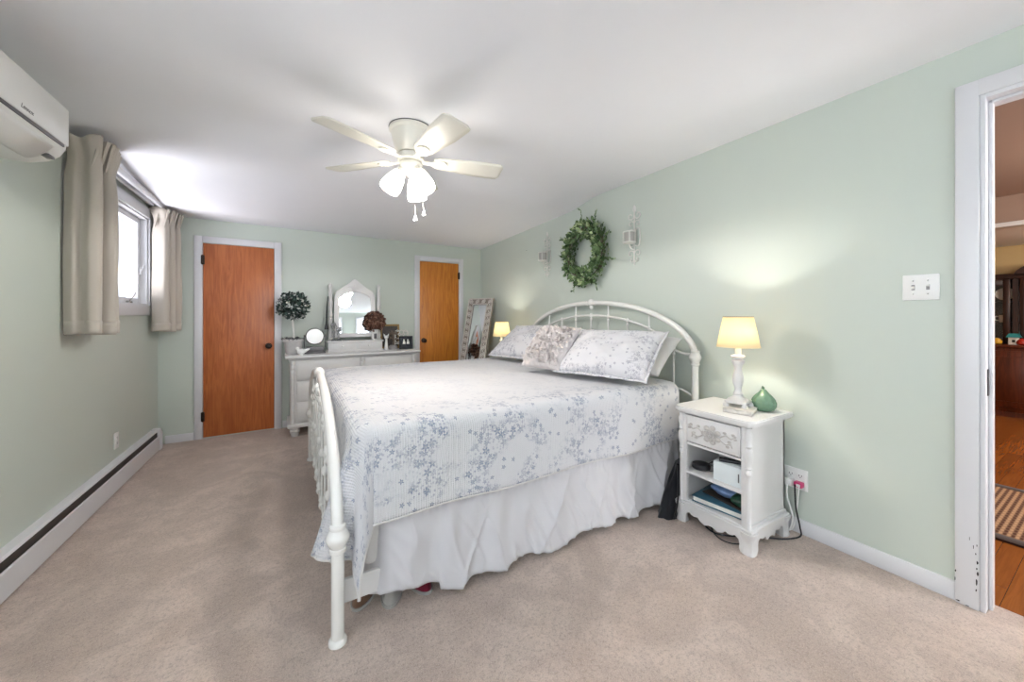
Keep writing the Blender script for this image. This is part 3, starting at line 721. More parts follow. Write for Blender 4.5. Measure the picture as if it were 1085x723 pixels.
# ------------------------------------------------------------------ bed
BR = math.radians(.7); BED = (.133, 1.51, 0); BW, BL = 2.03, 2.218
bed = thing('iron_bed', 'white iron king bed frame with arched headboard and footboard', 'bed', BED, BR)
def arch(cz, h, y0, y1, n=40, x=0):
    c = (y0 + y1) / 2; w = (y1 - y0) / 2
    return [(x, c - w * math.cos(PI * i / n), cz + h * math.sin(PI * i / n)) for i in range(n + 1)]
def end_panel(name, x, zcol, h, ih, zin, zlow, label):
    post = .0225
    g = G()
    for y in (0, BW): g.tube([(x, y, .004), (x, y, zcol)], post, 16)
    g.tube(arch(zcol, h, 0, BW, 56, x), .0215, 14)
    p = g.build(name, M['metalwhite'], bed); p['label'] = label
    for y in (0, BW):
        G().lathe([(.0225, -.055), (.030, -.05), (.030, -.038), (.026, -.034), (.040, -.008), (.042, .004), (.038, .012), (.028, .034), (.030, .04), (.028, .046), (.021, .05)], 18, (x, y, zcol)).build('collar', M['metalwhite'], p)
        G().lathe([(.028, 0), (.032, .004), (.032, .016), (.026, .024), (.0225, .026)], 18, (x, y, .0)).build('foot_cap', M['metalwhite'], p)
    c = BW / 2; hw = c - .17
    inner = [(x, .0, zin), (x, .06, zin), (x, .11, zin + .005), (x, .17, zin + .035)]
    cen = [(x, c - hw * math.cos(PI * (i / 24) * .86 + PI * .07), zin - .03 + ih * math.sin(PI * (i / 24) * .86 + PI * .07)) for i in range(25)]
    path = catmull(inner[:3] + cen + [(x, BW - q[1], q[2]) for q in reversed(inner[:3])], 4)
    G().tube(path, .010, 10).build('inner_arch', M['metalwhite'], p)
    low = catmull([(x, 0, zlow), (x, .14, zlow + .045), (x, .30, zlow), (x, c, zlow - .03), (x, BW - .30, zlow), (x, BW - .14, zlow + .045), (x, BW, zlow)], 8)
    G().tube(low, .009, 10).build('lower_rail', M['metalwhite'], p)
    def zat(path, y):
        b = min(path, key=lambda q: abs(q[1] - y)); return b[2]
    def zouter(y): return zcol + h * math.sqrt(max(0, 1 - ((y - c) / c) ** 2))
    for k in range(-4, 5):
        y = c + .2125 * k; full = k % 2 != 0
        zi = zat(path, y); zt = zouter(y) if full else zi; zb = zat(low, y)
        s_ = G(); s_.tube([(x, y, zb), (x, y, zt)], .0065, 8)
        for z, r in ((zi, .016), (zi - .035, .012), (zb, .013)) if name == 'headboard' else ((zi, .024), (zi - .045, .018), ((zi + zb) / 2, .020), (zb + .03, .018), (zb, .020)):
            s_.lathe([(.006, -r * 1.3), (r * .7, -r * .9), (r, 0), (r * .7, r * .9), (.006, r * 1.3)], 12, (x, y, z))
        s_.build('spindle', M['metalwhite'], p)
    o = G(); o.ball((x, c, zcol + h + .004), (.030, .034, .034)); o.ball((x, c - .05, zcol + h - .002), (.024, .03, .024)); o.ball((x, c + .05, zcol + h - .002), (.024, .03, .024)); o.ball((x, c, zcol + h - .04), (.016, .022, .022))
    o.build('crest_ornament', M['metalwhite'], p)
    return p
end_panel('footboard', 0, .395, .475, .47, .32, .19, 'arched iron footboard')
end_panel('headboard', BL, .935, .405, .30, .955, .66, 'taller arched iron headboard')
for y, nm in ((.034, 0), (BW - .052, 1)):
    G().box(.01, BL - .02, y, y + .018, .115, .205, .004).build('side_rail', M['white'], bed)

BT = trm(*BED) @ Matrix.Rotation(BR, 4, 'Z')
def on_bed(t, loc, rz=0): t.location = BT @ Vector(loc); t.rotation_euler = (0, 0, BR + rz); return t
MX0, MX1, MY0, MY1, MZ = .075, 2.13, .035, 1.975, .775
t = on_bed(thing('box_spring', 'white box spring hidden beneath the mattress', 'box spring'), (0, 0, 0)); 
G().box(MX0 + .02, MX1, MY0 + .02, MY1 - .02, .21, .46, .03, 3).build('base', M['sheet'], t)
t = on_bed(thing('mattress', 'thick mattress under the floral quilt', 'mattress'), (0, 0, 0))
G().box(MX0, MX1, MY0, MY1, .461, MZ - .012, .06, 4).build('body', M['sheet'], t)

# quilt: a cloth laid over the mattress, hanging at the foot and both sides
def make_quilt():
    R = .065; qa, qb = .44, .335; x0, y0 = MX0 - .012, MY0 - .026; x1, y1 = 2.05, MY1 + .026
    flatx = x0 + R; flaty0 = y0 + R; flaty1 = y1 - R
    def drop(s):
        if s <= 0: return 0, 0
        a = s / R
        if a < PI / 2: return R * math.sin(a), R * (1 - math.cos(a))
        return R, R + (s - R * PI / 2)
    na, nb = 150, 150
    def pos(a, b):          # a,b in metres over the quilt, a from -qa, b from -qb to width+qb
        p = max(0, flatx - (x0 + a)) if x0 + a < flatx else 0
        yy = y0 + b; q = 0; sgn = 0
        if yy < flaty0: q = flaty0 - yy; sgn = -1
        elif yy > flaty1: q = yy - flaty1; sgn = 1
        bx = max(x0 + a, flatx); by = min(max(yy, flaty0), flaty1)
        r = math.hypot(p, q)
        if r == 0:
            z = MZ + .006 * noise.noise(Vector((a * 2.4, b * 2.4, 0))) + .004 * noise.noise(Vector((a * 7, b * 7, 3)))
            return (bx, by, z)
        hh, dd = drop(r); th = math.atan2(q, p)
        out = Vector((-math.cos(th), sgn * math.sin(th), 0)) if p > 0 else Vector((0, sgn, 0))
        fold = math.sin(2 * th) ** 2 if p > 0 and q > 0 else 0
        hang = max(0, r - .10)
        side = (.010 * math.sin(a * 8.5 + 1.2) + .012 * noise.noise(Vector((a * 3, 0, 5)))) * min(1, hang / .2) if q > 0 else 0
        side += (.012 * math.sin(b * 7 + .4)) * min(1, hang / .2) if p > 0 and q == 0 else 0
        ex = side + hang * .03
        def ip(x, tb):
            for (xa, ya), (xb, yb) in zip(tb, tb[1:]):
                if x <= xb:
                    f = (x - xa) / (xb - xa); f = f * f * (3 - 2 * f); return ya + (yb - ya) * f
            return tb[-1][1]
        if p > 0 and q == 0:
            near = abs(by - flaty0); ex += .30 * hang * math.exp(-(near / .16) ** 2)
        if fold > 0:
            deg = math.degrees(th); ph = ip(deg, ((0, 0), (38, 64), (90, 90))); kk = ip(ph, ((0, .33), (32, .05), (64, .15), (90, .03)))
            if sgn > 0: ph = deg; kk = .03
            ex = side * (deg / 90) + hang * kk
            out = Vector((-math.cos(math.radians(ph)), sgn * math.sin(math.radians(ph)), 0))
        P = Vector((bx, by, MZ - dd)) + out * (hh + ex)
        P.z += .006 * noise.noise(Vector((a * 2.4, b * 2.4, 0)))
        return tuple(P)
    La = x1 - x0; Wb = y1 - y0
    g = G()
    def fn(u, v):
        a = -qa + (La + qa) * u; b = -qb + (Wb + 2 * qb) * v
        return pos(a, b)
    g.grid(fn, na, nb)
    o = g.build('floral_top', M['quilt'], None, 180, False)
    uv = o.data.uv_layers.new(name='UVMap')
    for lp in o.data.loops:
        i = lp.vertex_index; u = (i % (na + 1)) / na; v = (i // (na + 1)) / nb
        uv.data[lp.index].uv = (-qa + (La + qa) * u, -qb + (Wb + 2 * qb) * v)
    md = o.modifiers.new('thick', 'SOLIDIFY'); md.thickness = .009; md.offset = 0
    # scalloped bound edge
    e = G(); pts = [pos(-qa + (La + qa) * i / 200, -qb) for i in range(201)]
    e.tube(pts, .006, 6); pts = [pos(-qa, -qb + (Wb + 2 * qb) * i / 200) for i in range(201)]; e.tube(pts, .006, 6)
    pts = [pos(-qa + (La + qa) * i / 200, Wb + qb) for i in range(201)]; e.tube(pts, .006, 6)
    return o, e
t = on_bed(thing('quilt', 'white quilt with blue-grey flower clusters covering the bed', 'quilt'), (0, 0, 0))
o, e = make_quilt(); o.parent = t; e.build('binding', M['sheet'], t, 60)

# gathered bed skirt
def skirt(u, v):
    xa, ya, xb = .150, .050, 2.085; yb = 1.975
    l1 = .35; l2 = xb - xa; l3 = xb - xa
    # from the far part of the foot end round the near corner along the near side
    s = u * (1.0 + l2)
    if s < 1.0 - .05: base = Vector((xa, ya + (1.0 - s), 0)); nrm = Vector((-1, 0, 0))
    elif s < 1.0 + .05:
        f = (s - .95) / .1; th = f * PI / 2; cc = Vector((xa + .05, ya + .05, 0)); nrm = Vector((-math.cos(th), -math.sin(th), 0)); base = cc + nrm * .05
    else: base = Vector((xa + s - 1.0, ya, 0)); nrm = Vector((0, -1, 0))
    d = 1 - v                                     # 0 top .. 1 hem
    ph = s * 21 + 2.4 * noise.noise(Vector((s * 2.1, 0, 9))) * 2.2
    big = (math.sin(ph) * .5 + .5) ** 1.5
    big2 = noise.noise(Vector((s * 4.3, d * 1.1, 2.0)))
    amp = .003 + .036 * d ** 1.2
    gather = .0045 * math.sin(s * 150 + 6 * noise.noise(Vector((s * 9, 0, 1)))) * math.exp(-((d - .12) / .10) ** 2)
    diag = .012 * math.sin(ph * 1.7 + d * 4.5) * d * (1 - d) * 2
    off = .008 + amp * (.75 * big + .35 * big2) + gather + diag + .030 * d
    off += .020 * d ** .7 * (1 - abs(noise.noise(Vector((s * 6.5 + d * 1.5, d * .8, 21.0))))) ** 9 + .014 * d ** .6 * (1 - abs(noise.noise(Vector((s * 11 - d * 2.2, d * 1.1, 33.0))))) ** 10
    hem = .045 + .014 * noise.noise(Vector((s * 3.0, 0, 4))) - .012 * big
    if s < 1.25: hem += .085 * math.exp(-((s - 1.08) / .16) ** 2)
    hem = max(hem, .012)
    z = .468 + (hem - .468) * d
    if s < 1.0: off *= .4
    elif s < 1.12: off *= .4 + .6 * (s - 1.0) / .12
    if abs(d - .15) < .02: off -= .002
    return tuple(base + nrm * off + Vector((0, 0, z)))
t = on_bed(thing('bed_skirt', 'gathered pale grey bed skirt hanging below the quilt', 'bed skirt'), (0, 0, 0))
g = G(); g.grid(skirt, 520, 30); o = g.build('ruffle', M['skirt'], t, 180, False); md = o.modifiers.new('thick', 'SOLIDIFY'); md.thickness = .002
G().box(.10, 2.08, .03, 1.97, .463, .468).build('deck', M['sheet'], t)

# pillows
def pillow(name, label, cat, bl, br, upv, h, thick, mat, seed, flange=0.0, ruffle=False, group=None):
    """bl, br = world positions of the lower corners as seen; upv = direction of the pillow's height"""
    bl = Vector(bl); br = Vector(br); ux = (br - bl); w = ux.length; ux.normalize(); uy = Vector(upv).normalized(); uy = (uy - ux * uy.dot(ux)).normalized(); uz = ux.cross(uy)
    t = bpy.data.objects.new(name, None); COL.objects.link(t); tag(t, label, cat, group)
    c = (bl + br) / 2
    t.matrix_world = Matrix(((ux.x, uy.x, uz.x, c.x), (ux.y, uy.y, uz.y, c.y), (ux.z, uy.z, uz.z, c.z), (0, 0, 0, 1)))
    n = 44
    def side(sg):
        def fn(u, v):
            a = 2 * u - 1; b = 2 * v - 1
            px = w / 2 * a * (1 - .05 * (1 - b * b) * a * a); py = h / 2 * b * (1 - .06 * (1 - a * a) * b * b)
            k = (max(0, 1 - abs(a) ** 2.6) * max(0, 1 - abs(b) ** 2.6)) ** .52
            wr = .016 * noise.noise(Vector((a * 2.2 + seed, b * 2.2, sg))) + .008 * noise.noise(Vector((a * 5 + seed, b * 5, sg * 2)))
            z = sg * (thick / 2 * k + wr * k)
            if ruffle and sg > 0:
                z += k * .012 * (math.sin(a * 26 + 4 * noise.noise(Vector((a * 3, b * 6, seed)))) + math.sin(b * 22 + 5 * noise.noise(Vector((a * 6, b * 3, seed + 4)))))
            return (px, h / 2 + py - .0, z)
        return fn
    m = n if not ruffle else 90
    g = G(); g.grid(side(1), m, m); g.grid(side(-1), m, m)
    o = g.build('cushion', mat, t, 180, True)
    bm = bmesh.new(); bm.from_mesh(o.data); bmesh.ops.remove_doubles(bm, verts=bm.verts, dist=1e-5); bmesh.ops.recalc_face_normals(bm, faces=bm.faces); bm.to_mesh(o.data); bm.free()
    if ruffle:
        rg = random.Random(4); e = G(); f = side(1)
        for q in range(520):
            u, v = rg.uniform(.06, .94), rg.uniform(.06, .94); p = Vector(f(u, v)); an = rg.uniform(0, 2 * PI); L = rg.uniform(.022, .036)
            dx = Vector((math.cos(an), math.sin(an), 0)); dn = Vector((-math.sin(an), math.cos(an), 0)) * .012 + Vector((0, 0, .014))
            pts = []
            for i in range(7):
                t_ = i / 6 - .5; b0 = p + dx * L * t_ + Vector((0, 0, -.002)); wv = math.sin(i * 2.1 + an) * .005
                pts += [tuple(b0), tuple(b0 + dn + Vector((-math.sin(an), math.cos(an), 0)) * wv)]
            e.add(pts, [(2 * i, 2 * i + 2, 2 * i + 3, 2 * i + 1) for i in range(6)])
        e.build('ruffles', mat, t, 180, False)
    uv = o.data.uv_layers.new(name='UVMap')
    for lp in o.data.loops:
        p = o.data.vertices[lp.vertex_index].co; uv.data[lp.index].uv = (p.x + seed, p.y + seed * .7)
    if flange:
        e = G(); N = 160; pts = []
        f = side(0)
        per = [(i / 40, 0) for i in range(40)] + [(1, i / 40) for i in range(40)] + [(1 - i / 40, 1) for i in range(40)] + [(0, 1 - i / 40) for i in range(40)]
        P = [Vector(f(u, v)) for u, v in per]; ce = Vector((0, h / 2, 0)); v = []; fc = []
        for i, p in enumerate(P):
            d = (p - ce); d = Vector((d.x / w, d.y / h, 0)).normalized(); wav = .004 * math.sin(i * .9)
            v += [tuple(p - d * .004), tuple(p + d * flange + Vector((0, 0, wav)))]
        for i in range(N):
            j = (i + 1) % N; fc.append((2 * i, 2 * j, 2 * j + 1, 2 * i + 1))
        e.add(v, fc); eo = e.build('flange', mat, t, 180, False)
        uv = eo.data.uv_layers.new(name='UVMap')
        for lp in eo.data.loops:
            p = eo.data.vertices[lp.vertex_index].co; uv.data[lp.index].uv = (p.x + seed, p.y + seed * .7)
        md = eo.modifiers.new('thick', 'SOLIDIFY'); md.thickness = .004; md.offset = 0
    return t
PZ = .80
pillow('pillow', 'plain white pillow behind the right floral sham, against the headboard', 'pillow', (1.92, 2.30, PZ + .03), (2.00, 1.56, PZ + .03), (.42, .06, .34), .38, .15, M['sheet'], 3.0)
pillow('pillow_sham', 'floral pillow sham nearest the table lamp', 'pillow', (1.60, 2.12, PZ + .03), (1.80, 1.50, PZ + .03), (.78, .28, .62), .46, .17, M['sham'], 6.2, .022)
pillow('pillow_sham', 'floral pillow sham on the far side of the bed', 'pillow', (1.68, 3.32, PZ + .03), (1.88, 2.52, PZ + .03), (.80, .22, .58), .48, .20, M['sham'], 11.4, .022)
pillow('throw_pillow', 'small ruffled white cushion between the two floral shams', 'cushion', (1.51, 2.44, PZ + .03), (1.60, 2.08, PZ + .03), (.62, .22, .72), .40, .16, M['ruffle'], 2.1, 0, True)

# ------------------------------------------------------------------ things on the floor round the bed
t = thing('tote_bag', 'slouching black bag between bed and near nightstand', 'bag', (2.045, 1.478, 0), .12)
def bagf(u, v):
    a = u * 2 * PI; z = .30 * v
    k = (.5 + .5 * (1 - v) ** .8); rx, ry = .11 * k + .02, .055 * k + .012
    w = 1 + .14 * noise.noise(Vector((math.cos(a) * 2, math.sin(a) * 2, v * 4)))
    w += .10 * math.sin(a * 7 + v * 5) * .5
    return (rx * math.cos(a) * w + .10 * v - .02, ry * math.sin(a) * w - .02 * v, z)
g = G(); g.grid(bagf, 40, 18); g.add([bagf(i / 40, 1) for i in range(40)], [tuple(range(40))]); g.add([bagf(i / 40, 0) for i in range(40)], [tuple(range(40))]); g.build('pouch', M['bag'], t, 50)
g = G(); g.tube(catmull([(.0, -.02, .29), (-.05, -.055, .22), (-.09, -.07, .10), (-.11, -.06, .01)], 6), .010, 8, flat=.5); g.build('strap', M['bag'], t)
def slipper(label, x, y, rz, mat):
    t = thing('slipper', label, 'slipper', (x, y, 0), rz)
    sole = [(.13 * math.cos(a), .045 * math.sin(a) * (1 + .2 * math.cos(a))) for a in [2 * PI * i / 28 for i in range(28)]]
    G().prism(sole, 0, .012, 'z').build('sole', M['grey_felt'], t)
    def up(u, v):
        a = PI * (u - .5) * 1.25; r = 1 - .25 * v
        return (.125 * math.cos(a) * r - .0, .044 * math.sin(a) * r * 1.05, .012 + .05 * math.sin(v * PI / 2))
    g = G(); g.grid(up, 20, 8); g.add([up(i / 20, 1) for i in range(21)], [tuple(range(21))]); g.build('upper', mat, t, 60)
slipper('pale grey slipper under the bed near the front post', .375, 1.70, -1.9, M['grey_felt'])
slipper('crimson slipper under the bed beside the grey slipper', .475, 1.70, -1.35, M['red_felt'])
slipper('brown slipper under the bed closest to the front post', .275, 1.745, -2.1, M['brown_felt'])

# ------------------------------------------------------------------ nightstands
def nightstand(name, label, loc, rz, sc):
    t = thing(name, label, 'nightstand', loc, rz); t.scale = (1, 1, sc)
    D, Wd = .385, .405                                     # local x: front 0 -> back, y: near 0 -> far
    g = G(); ins = .022
    g.box(ins, D, .012, .028, .12, .65); g.box(ins, D, Wd - .028, Wd - .012, .12, .65); g.box(D - .012, D, .012, Wd - .012, .12, .65)
    g.box(ins - .01, D, .012, Wd - .012, .118, .134); g.box(ins - .006, D, .02, Wd - .02, .462, .476); g.box(ins, D, .02, Wd - .02, .64, .652)
    for y in (.012, Wd - .012 - .036): g.box(.006, ins + .012, y, y + .036, .12, .652, .004)
    g.box(ins, D, .002, .014, .122, .140, .004); g.box(ins, D, Wd - .014, Wd - .002, .122, .140, .004)
    body = g.build('carcass', M['white'], t)
    g = G(); g.box(.008, D - .01, .03, Wd - .03, .292, .308, .003); g.build('shelf', M['white'], t)
    g = G()
    def topo(e, c_):
        x0, x1, y0, y1 = -.022 - e, D + .012, -.022 - e, Wd + .022 + e
        return [(x0 + c_, y0), (x1, y0), (x1, y1), (x0 + c_, y1), (x0 + c_ * .55, y1 - c_ * .25), (x0 + c_ * .25, y1 - c_ * .55), (x0, y1 - c_), (x0, y0 + c_), (x0 + c_ * .25, y0 + c_ * .55), (x0 + c_ * .55, y0 + c_ * .25)]
    for e, za, zb in ((-.014, .648, .656), (-.004, .655, .664), (.004, .663, .680), (-.001, .679, .686)): g.prism(topo(e, .035), za, zb, 'z')
    g.build('top', M['white'], t, 30)
    # drawer front with carved rose
    g = G(); g.box(.002, .016, .05, Wd - .05, .484, .640, .004); g.box(-.001, .004, .058, Wd - .058, .492, .632, .003); dr = g.build('drawer', M['white'], t)
    cv = G(); X = trm(-.001, Wd / 2, .56)
    sp = [(-.004 - .004 * (1 - i / 60), (.004 + .036 * i / 60) * math.cos(i * .32), (.004 + .034 * i / 60) * math.sin(i * .32)) for i in range(61)]
    cv.tube(sp, .0045, 6, T=X)
    for k in range(7):
        a = 2 * PI * k / 7; cv.ball((-.002, .042 * math.cos(a), .040 * math.sin(a)), (.006, .017, .014), 10, 6, T=X)
    for sgn in (1, -1):
        cv.tube(catmull([(-.002, sgn * .05, .0), (-.003, sgn * .08, .018), (-.003, sgn * .11, .008), (-.002, sgn * .135, .028)], 6), .0035, 6, T=X)
        cv.tube(catmull([(-.002, sgn * .05, -.015), (-.003, sgn * .08, -.03), (-.003, sgn * .105, -.022), (-.002, sgn * .115, -.04)], 6), .003, 6, T=X)
        for (yy, zz) in ((.075, .03), (.10, -.012), (.12, .03), (.09, -.04), (.13, .01)): cv.ball((-.002, sgn * yy, zz), (.004, .011, .007), 8, 5, T=X)
        cv.tube([(-.002, sgn * .105 + .011 * math.cos(i * .6) * i / 14, -.02 + .011 * math.sin(i * .6) * i / 14) for i in range(15)], .003, 6, T=X)
    cv.build('carved_rose', M['antique'], dr)
    # turned corner columns
    for y in (.014, Wd - .014):
        pr = [(.016, .118), (.018, .13), (.012, .14), (.012, .40), (.017, .405), (.018, .42), (.012, .43), (.017, .44), (.012, .452), (.019, .475), (.021, .50), (.018, .53), (.013, .54), (.019, .552), (.013, .565), (.018, .59), (.020, .61), (.013, .63), (.018, .645)]
        G().lathe(pr, 16, (.014, y, 0)).build('corner_column', M['white'], t)
    # scalloped apron and ogee bracket feet
    def apron(Lh):
        h = Lh / 2
        half = [(-h, .0), (-h + .055, 0), (-h + .062, .018), (-h + .060, .04), (-h + .066, .062), (-h + .085, .072), (-h + .095, .064), (-h + .11, .060), (-h + .135, .066), (-h + .15, .050), (-.035, .040), (-.012, .052)]
        pl = half + [(-x, z) for x, z in reversed(half)]
        return pl + [(h, .118), (-h, .118)]
    g = G(); g.prism([(p[0] + Wd / 2, p[1]) for p in apron(Wd + .02)], -.004, .014, 'x')
    ap = [(p[0], p[1]) for p in apron(D)]
    for y in (-.008, Wd - .01): g.prism([(p[0] + D / 2, p[1]) for p in ap], y, y + .018, 'y')
    g.box(-.008, D, -.012, Wd + .012, .112, .126, .005)
    g.build('apron', M['white'], t, 30)
    for (x, y) in ((.018, .014), (.018, Wd - .014), (D - .02, .014), (D - .02, Wd - .014)):
        pr = [(.030, 0), (.032, .006), (.027, .02), (.022, .045), (.024, .07), (.034, .095), (.036, .112)]
        G().lathe(pr, 16, (x, y, 0), sq=.6).build('foot', M['white'], t)
    return t
NS = (1.985, 1.0, 0)
nightstand('nightstand', 'white carved nightstand with open shelves nearest the doorway', NS, 0, 1.0)
nightstand('nightstand', 'white nightstand on the far side of the bed below the small glowing lamp', (1.925, 3.655, 0), math.radians(4.3), .94)

def table_lamp(label, loc, watts):
    t = thing('table_lamp', label, 'lamp', loc)
    g = G(); g.box(-.055, .055, -.055, .055, .018, .034, .006, T=rotm('Z', 10)); 
    for a in (45, 135, 225, 315): g.lathe([(.016, 0), (.017, .008), (.010, .02)], 10, (.066 * math.cos(math.radians(a + 10)), .066 * math.sin(math.radians(a + 10)), 0))
    g.lathe([(.058, .030), (.05, .04), (.030, .05), (.022, .062), (.026, .070), (.020, .08), (.016, .095), (.020, .11), (.027, .135), (.030, .155), (.024, .18), (.019, .20), (.021, .225), (.030, .245), (.034, .258), (.020, .266), (.034, .274), (.036, .284), (.018, .292)], 24, sq=0)
    g.build('base', M['white'], t)
    G().lathe([(.0165, .29), (.0165, .355), (.012, .357)], 16).build('candle_sleeve', M['ceramic'], t)
    g = G(); g.surf([(.108, .335), (.075, .505)], 40); o = g.build('lamp_shade', M['lampshade'], t, 60); md = o.modifiers.new('thick', 'SOLIDIFY'); md.thickness = .0015
    g = G(); g.tube([(.0755 * math.cos(2 * PI * i / 40), .0755 * math.sin(2 * PI * i / 40), .505) for i in range(40)], .0018, 6, True); h = G(); h.tube([(.108 * math.cos(2 * PI * i / 40), .108 * math.sin(2 * PI * i / 40), .335) for i in range(40)], .0018, 6, True)
    for a in (0, 2.1, 4.2): g.tube([(.074 * math.cos(a), .074 * math.sin(a), .503), (.014 * math.cos(a), .014 * math.sin(a), .47)], .0014, 5)
    g.build('shade_spider', M['gold'], o); h.build('shade_ring', M['lampshade'], o)
    G().ball((0, 0, .40), (.022, .022, .036)).build('bulb', M['bulb'], t)
    point('lamp_glow', (loc[0], loc[1], loc[2] + .425), watts, (1, .94, .84), .025)
    return t
ZN = .686
t = thing('book', 'thin pale book lying beneath the near lamp on the nightstand', 'book', (2.165, 1.135, ZN), .25)
G().box(-.10, .10, -.065, .065, .003, .021, .002).build('pages', M['paper'], t); g = G(); g.box(-.103, .103, -.068, .068, 0, .004, .001); g.box(-.103, .103, -.068, .068, .020, .024, .001); g.box(-.103, -.099, -.068, .068, 0, .024, .001); g.build('cover', M['silverframe'], t)
table_lamp('white turned table lamp with cream shade, near nightstand', (2.165, 1.155, ZN + .024), 5)
table_lamp('small glowing table lamp on the far nightstand beyond the pillows', (2.115, 3.85, .645), 4)
t = thing('vase', 'small round green ceramic vase on the near nightstand', 'vase', (2.275, 1.075, ZN))
def vf(u, v):
    pr = [(.032, 0), (.048, .006), (.059, .028), (.060, .048), (.052, .070), (.038, .088), (.026, .100), (.019, .110), (.014, .116)]
    i = v * (len(pr) - 1); k = min(int(i), len(pr) - 2); f = i - k; r = pr[k][0] * (1 - f) + pr[k + 1][0] * f; z = pr[k][1] * (1 - f) + pr[k + 1][1] * f
    a = 2 * PI * u; r *= 1 + .05 * math.sin(a * 9) * math.sin(v * PI)
    return (r * math.cos(a), r * math.sin(a), z)
g = G(); g.grid(vf, 72, 32); g.add([vf(i / 36, 0) for i in range(36)], [tuple(range(36))]); g.build('body', M['green_glaze'], t, 60)
g = G(); g.ball((0, 0, .114), (.015, .015, .008)); g.tube(catmull([(0, 0, .116), (.004, .002, .128), (-.004, .004, .136)], 4), .004, 6); g.leaf((0, 0, .118), (.7, .4, .5), (0, 0, 1), .025, .008); g.leaf((0, 0, .118), (-.7, .3, .5), (0, 0, 1), .022, .008)
g.build('leafy_lid', M['green_glaze'], t)
# on the shelves
SX = NS[0]; SY = NS[1]
t = thing('speaker_puck', 'round black smart speaker on the upper nightstand shelf', 'speaker', (SX + .10, SY + .325, .308))
G().lathe([(.038, 0), (.048, .006), (.050, .018), (.046, .032), (.03, .038), (0, .039)], 26).build('body', M['black'], t)
t = thing('eyeglasses', 'black folded eyeglasses beside the round speaker on the shelf', 'glasses', (SX + .12, SY + .245, .308), .4)
g = G(); 
for s_ in (-1, 1): g.tube([(.0 + .004 * math.cos(a), s_ * .032 + .024 * math.cos(a), .022 + .018 * math.sin(a)) for a in [2 * PI * i / 20 for i in range(20)]], .0025, 6, True)
g.tube([(0, -.008, .026), (0, 0, .030), (0, .008, .026)], .002, 6); g.build('rims', M['black'], t)
g = G(); g.tube([(0, -.056, .026), (.06, -.03, .035), (.10, .04, .020)], .0025, 6); g.tube([(0, .056, .026), (.05, .03, .042), (.11, -.04, .012)], .0025, 6); g.build('temples', M['black'], t)
t = thing('storage_box', 'pale white box on the upper shelf of the near nightstand', 'box', (SX + .105, SY + .125, .308))
G().box(-.075, .14, -.075, .085, 0, .105, .004).build('carton', M['box_white'], t); G().box(-.0765, -.0745, -.055, -.050, .03, .075).build('seam', M['greyplastic'], t)
t = thing('small_carton', 'small white carton standing behind the pale box on the shelf', 'box', (SX + .31, SY + .20, .308))
G().box(-.03, .03, -.06, .06, 0, .14, .004).build('carton', M['paper'], t)
t = thing('remote_control', 'black remote control lying on the pale box', 'remote', (SX + .09, SY + .125, .413), .5)
G().box(-.02, .02, -.075, .075, 0, .016, .005).build('body', M['black'], t)
g = G()
for i in range(5):
    for j in (-1, 0, 1): g.box(j * .010 - .003, j * .010 + .003, -.05 + i * .02, -.044 + i * .02, .0155, .018)
g.build('buttons', M['greyplastic'], t)
t = thing('hardcover_book', 'teal hardcover book on the lower shelf of the near nightstand', 'book', (SX + .17, SY + .20, .134), .12)
G().box(-.125, .125, -.145, .145, .004, .030, .002).build('pages', M['paper'], t); g = G(); g.box(-.13, .13, -.15, .15, 0, .005, .001); g.box(-.13, .13, -.15, .15, .030, .035, .001); g.box(.125, .13, -.15, .15, 0, .035, .001); g.build('cover', M['book_blue'], t)
t = thing('magazine', 'thin magazine lying on the teal hardcover book', 'magazine', (SX + .19, SY + .18, .169), -.15)
G().box(-.10, .10, -.13, .13, 0, .006, .001).build('pages', M['photo_brown'], t)
def pouch(name, label, x, y, z, rx, ry, rz_, mat, seed):
    t = thing(name, label, 'packet', (x, y, z))
    def fn(u, v):
        a = 2 * PI * u; p = PI * v; w = 1 + .25 * noise.noise(Vector((math.cos(a) * 1.7 + seed, math.sin(a) * 1.7, p * 1.3)))
        return (rx * math.sin(p) * math.cos(a) * w, ry * math.sin(p) * math.sin(a) * w, rz_ * (1 - math.cos(p)) * .5 * 2 * (.5) * 2 * w if False else rz_ * (1 - math.cos(p)))
    g = G(); g.grid(fn, 30, 18); g.build('wrapper', mat, t, 180); return t
pouch('snack_packet', 'crumpled pale blue packet on the books, lower shelf', SX + .17, SY + .21, .175, .06, .085, .035, M['bluewrap'], 1)
pouch('snack_packet', 'dark green packet beside the pale blue packet, lower shelf', SX + .13, SY + .10, .175, .07, .055, .035, M['greenwrap'], 4)

# cables
def cable(label, pts, r, mat):
    o = G().tube(catmull(pts, 10), r, 8).build('electrical_cable', mat); tag(o, label, 'cord'); return o
cable('white cord hanging from the wall adapter behind the near nightstand', [(2.39, 1.008, .27), (2.385, 1.005, .20), (2.40, .985, .10), (2.395, 1.0, .02), (2.36, 1.06, .008)], .004, M['plastic'])
cable('white cord hanging from the pink charger down beside the nightstand', [(2.398, .955, .278), (2.390, .955, .22), (2.405, .97, .12), (2.40, .985, .03), (2.37, 1.02, .007)], .003, M['plastic'])
cable('black cord looping from the outlet to the carpet behind nightstand', [(2.40, .975, .28), (2.395, .968, .16), (2.405, .952, .05), (2.385, .945, .008), (2.28, .985, .006), (2.20, 1.06, .006)], .004, M['black'])
cable('black cord lying on the carpet under the near nightstand', [(2.33, 1.04, .006), (2.22, 1.10, .006), (2.10, 1.12, .007), (2.02, 1.20, .006), (2.06, 1.30, .006), (2.16, 1.36, .006)], .004, M['black'])
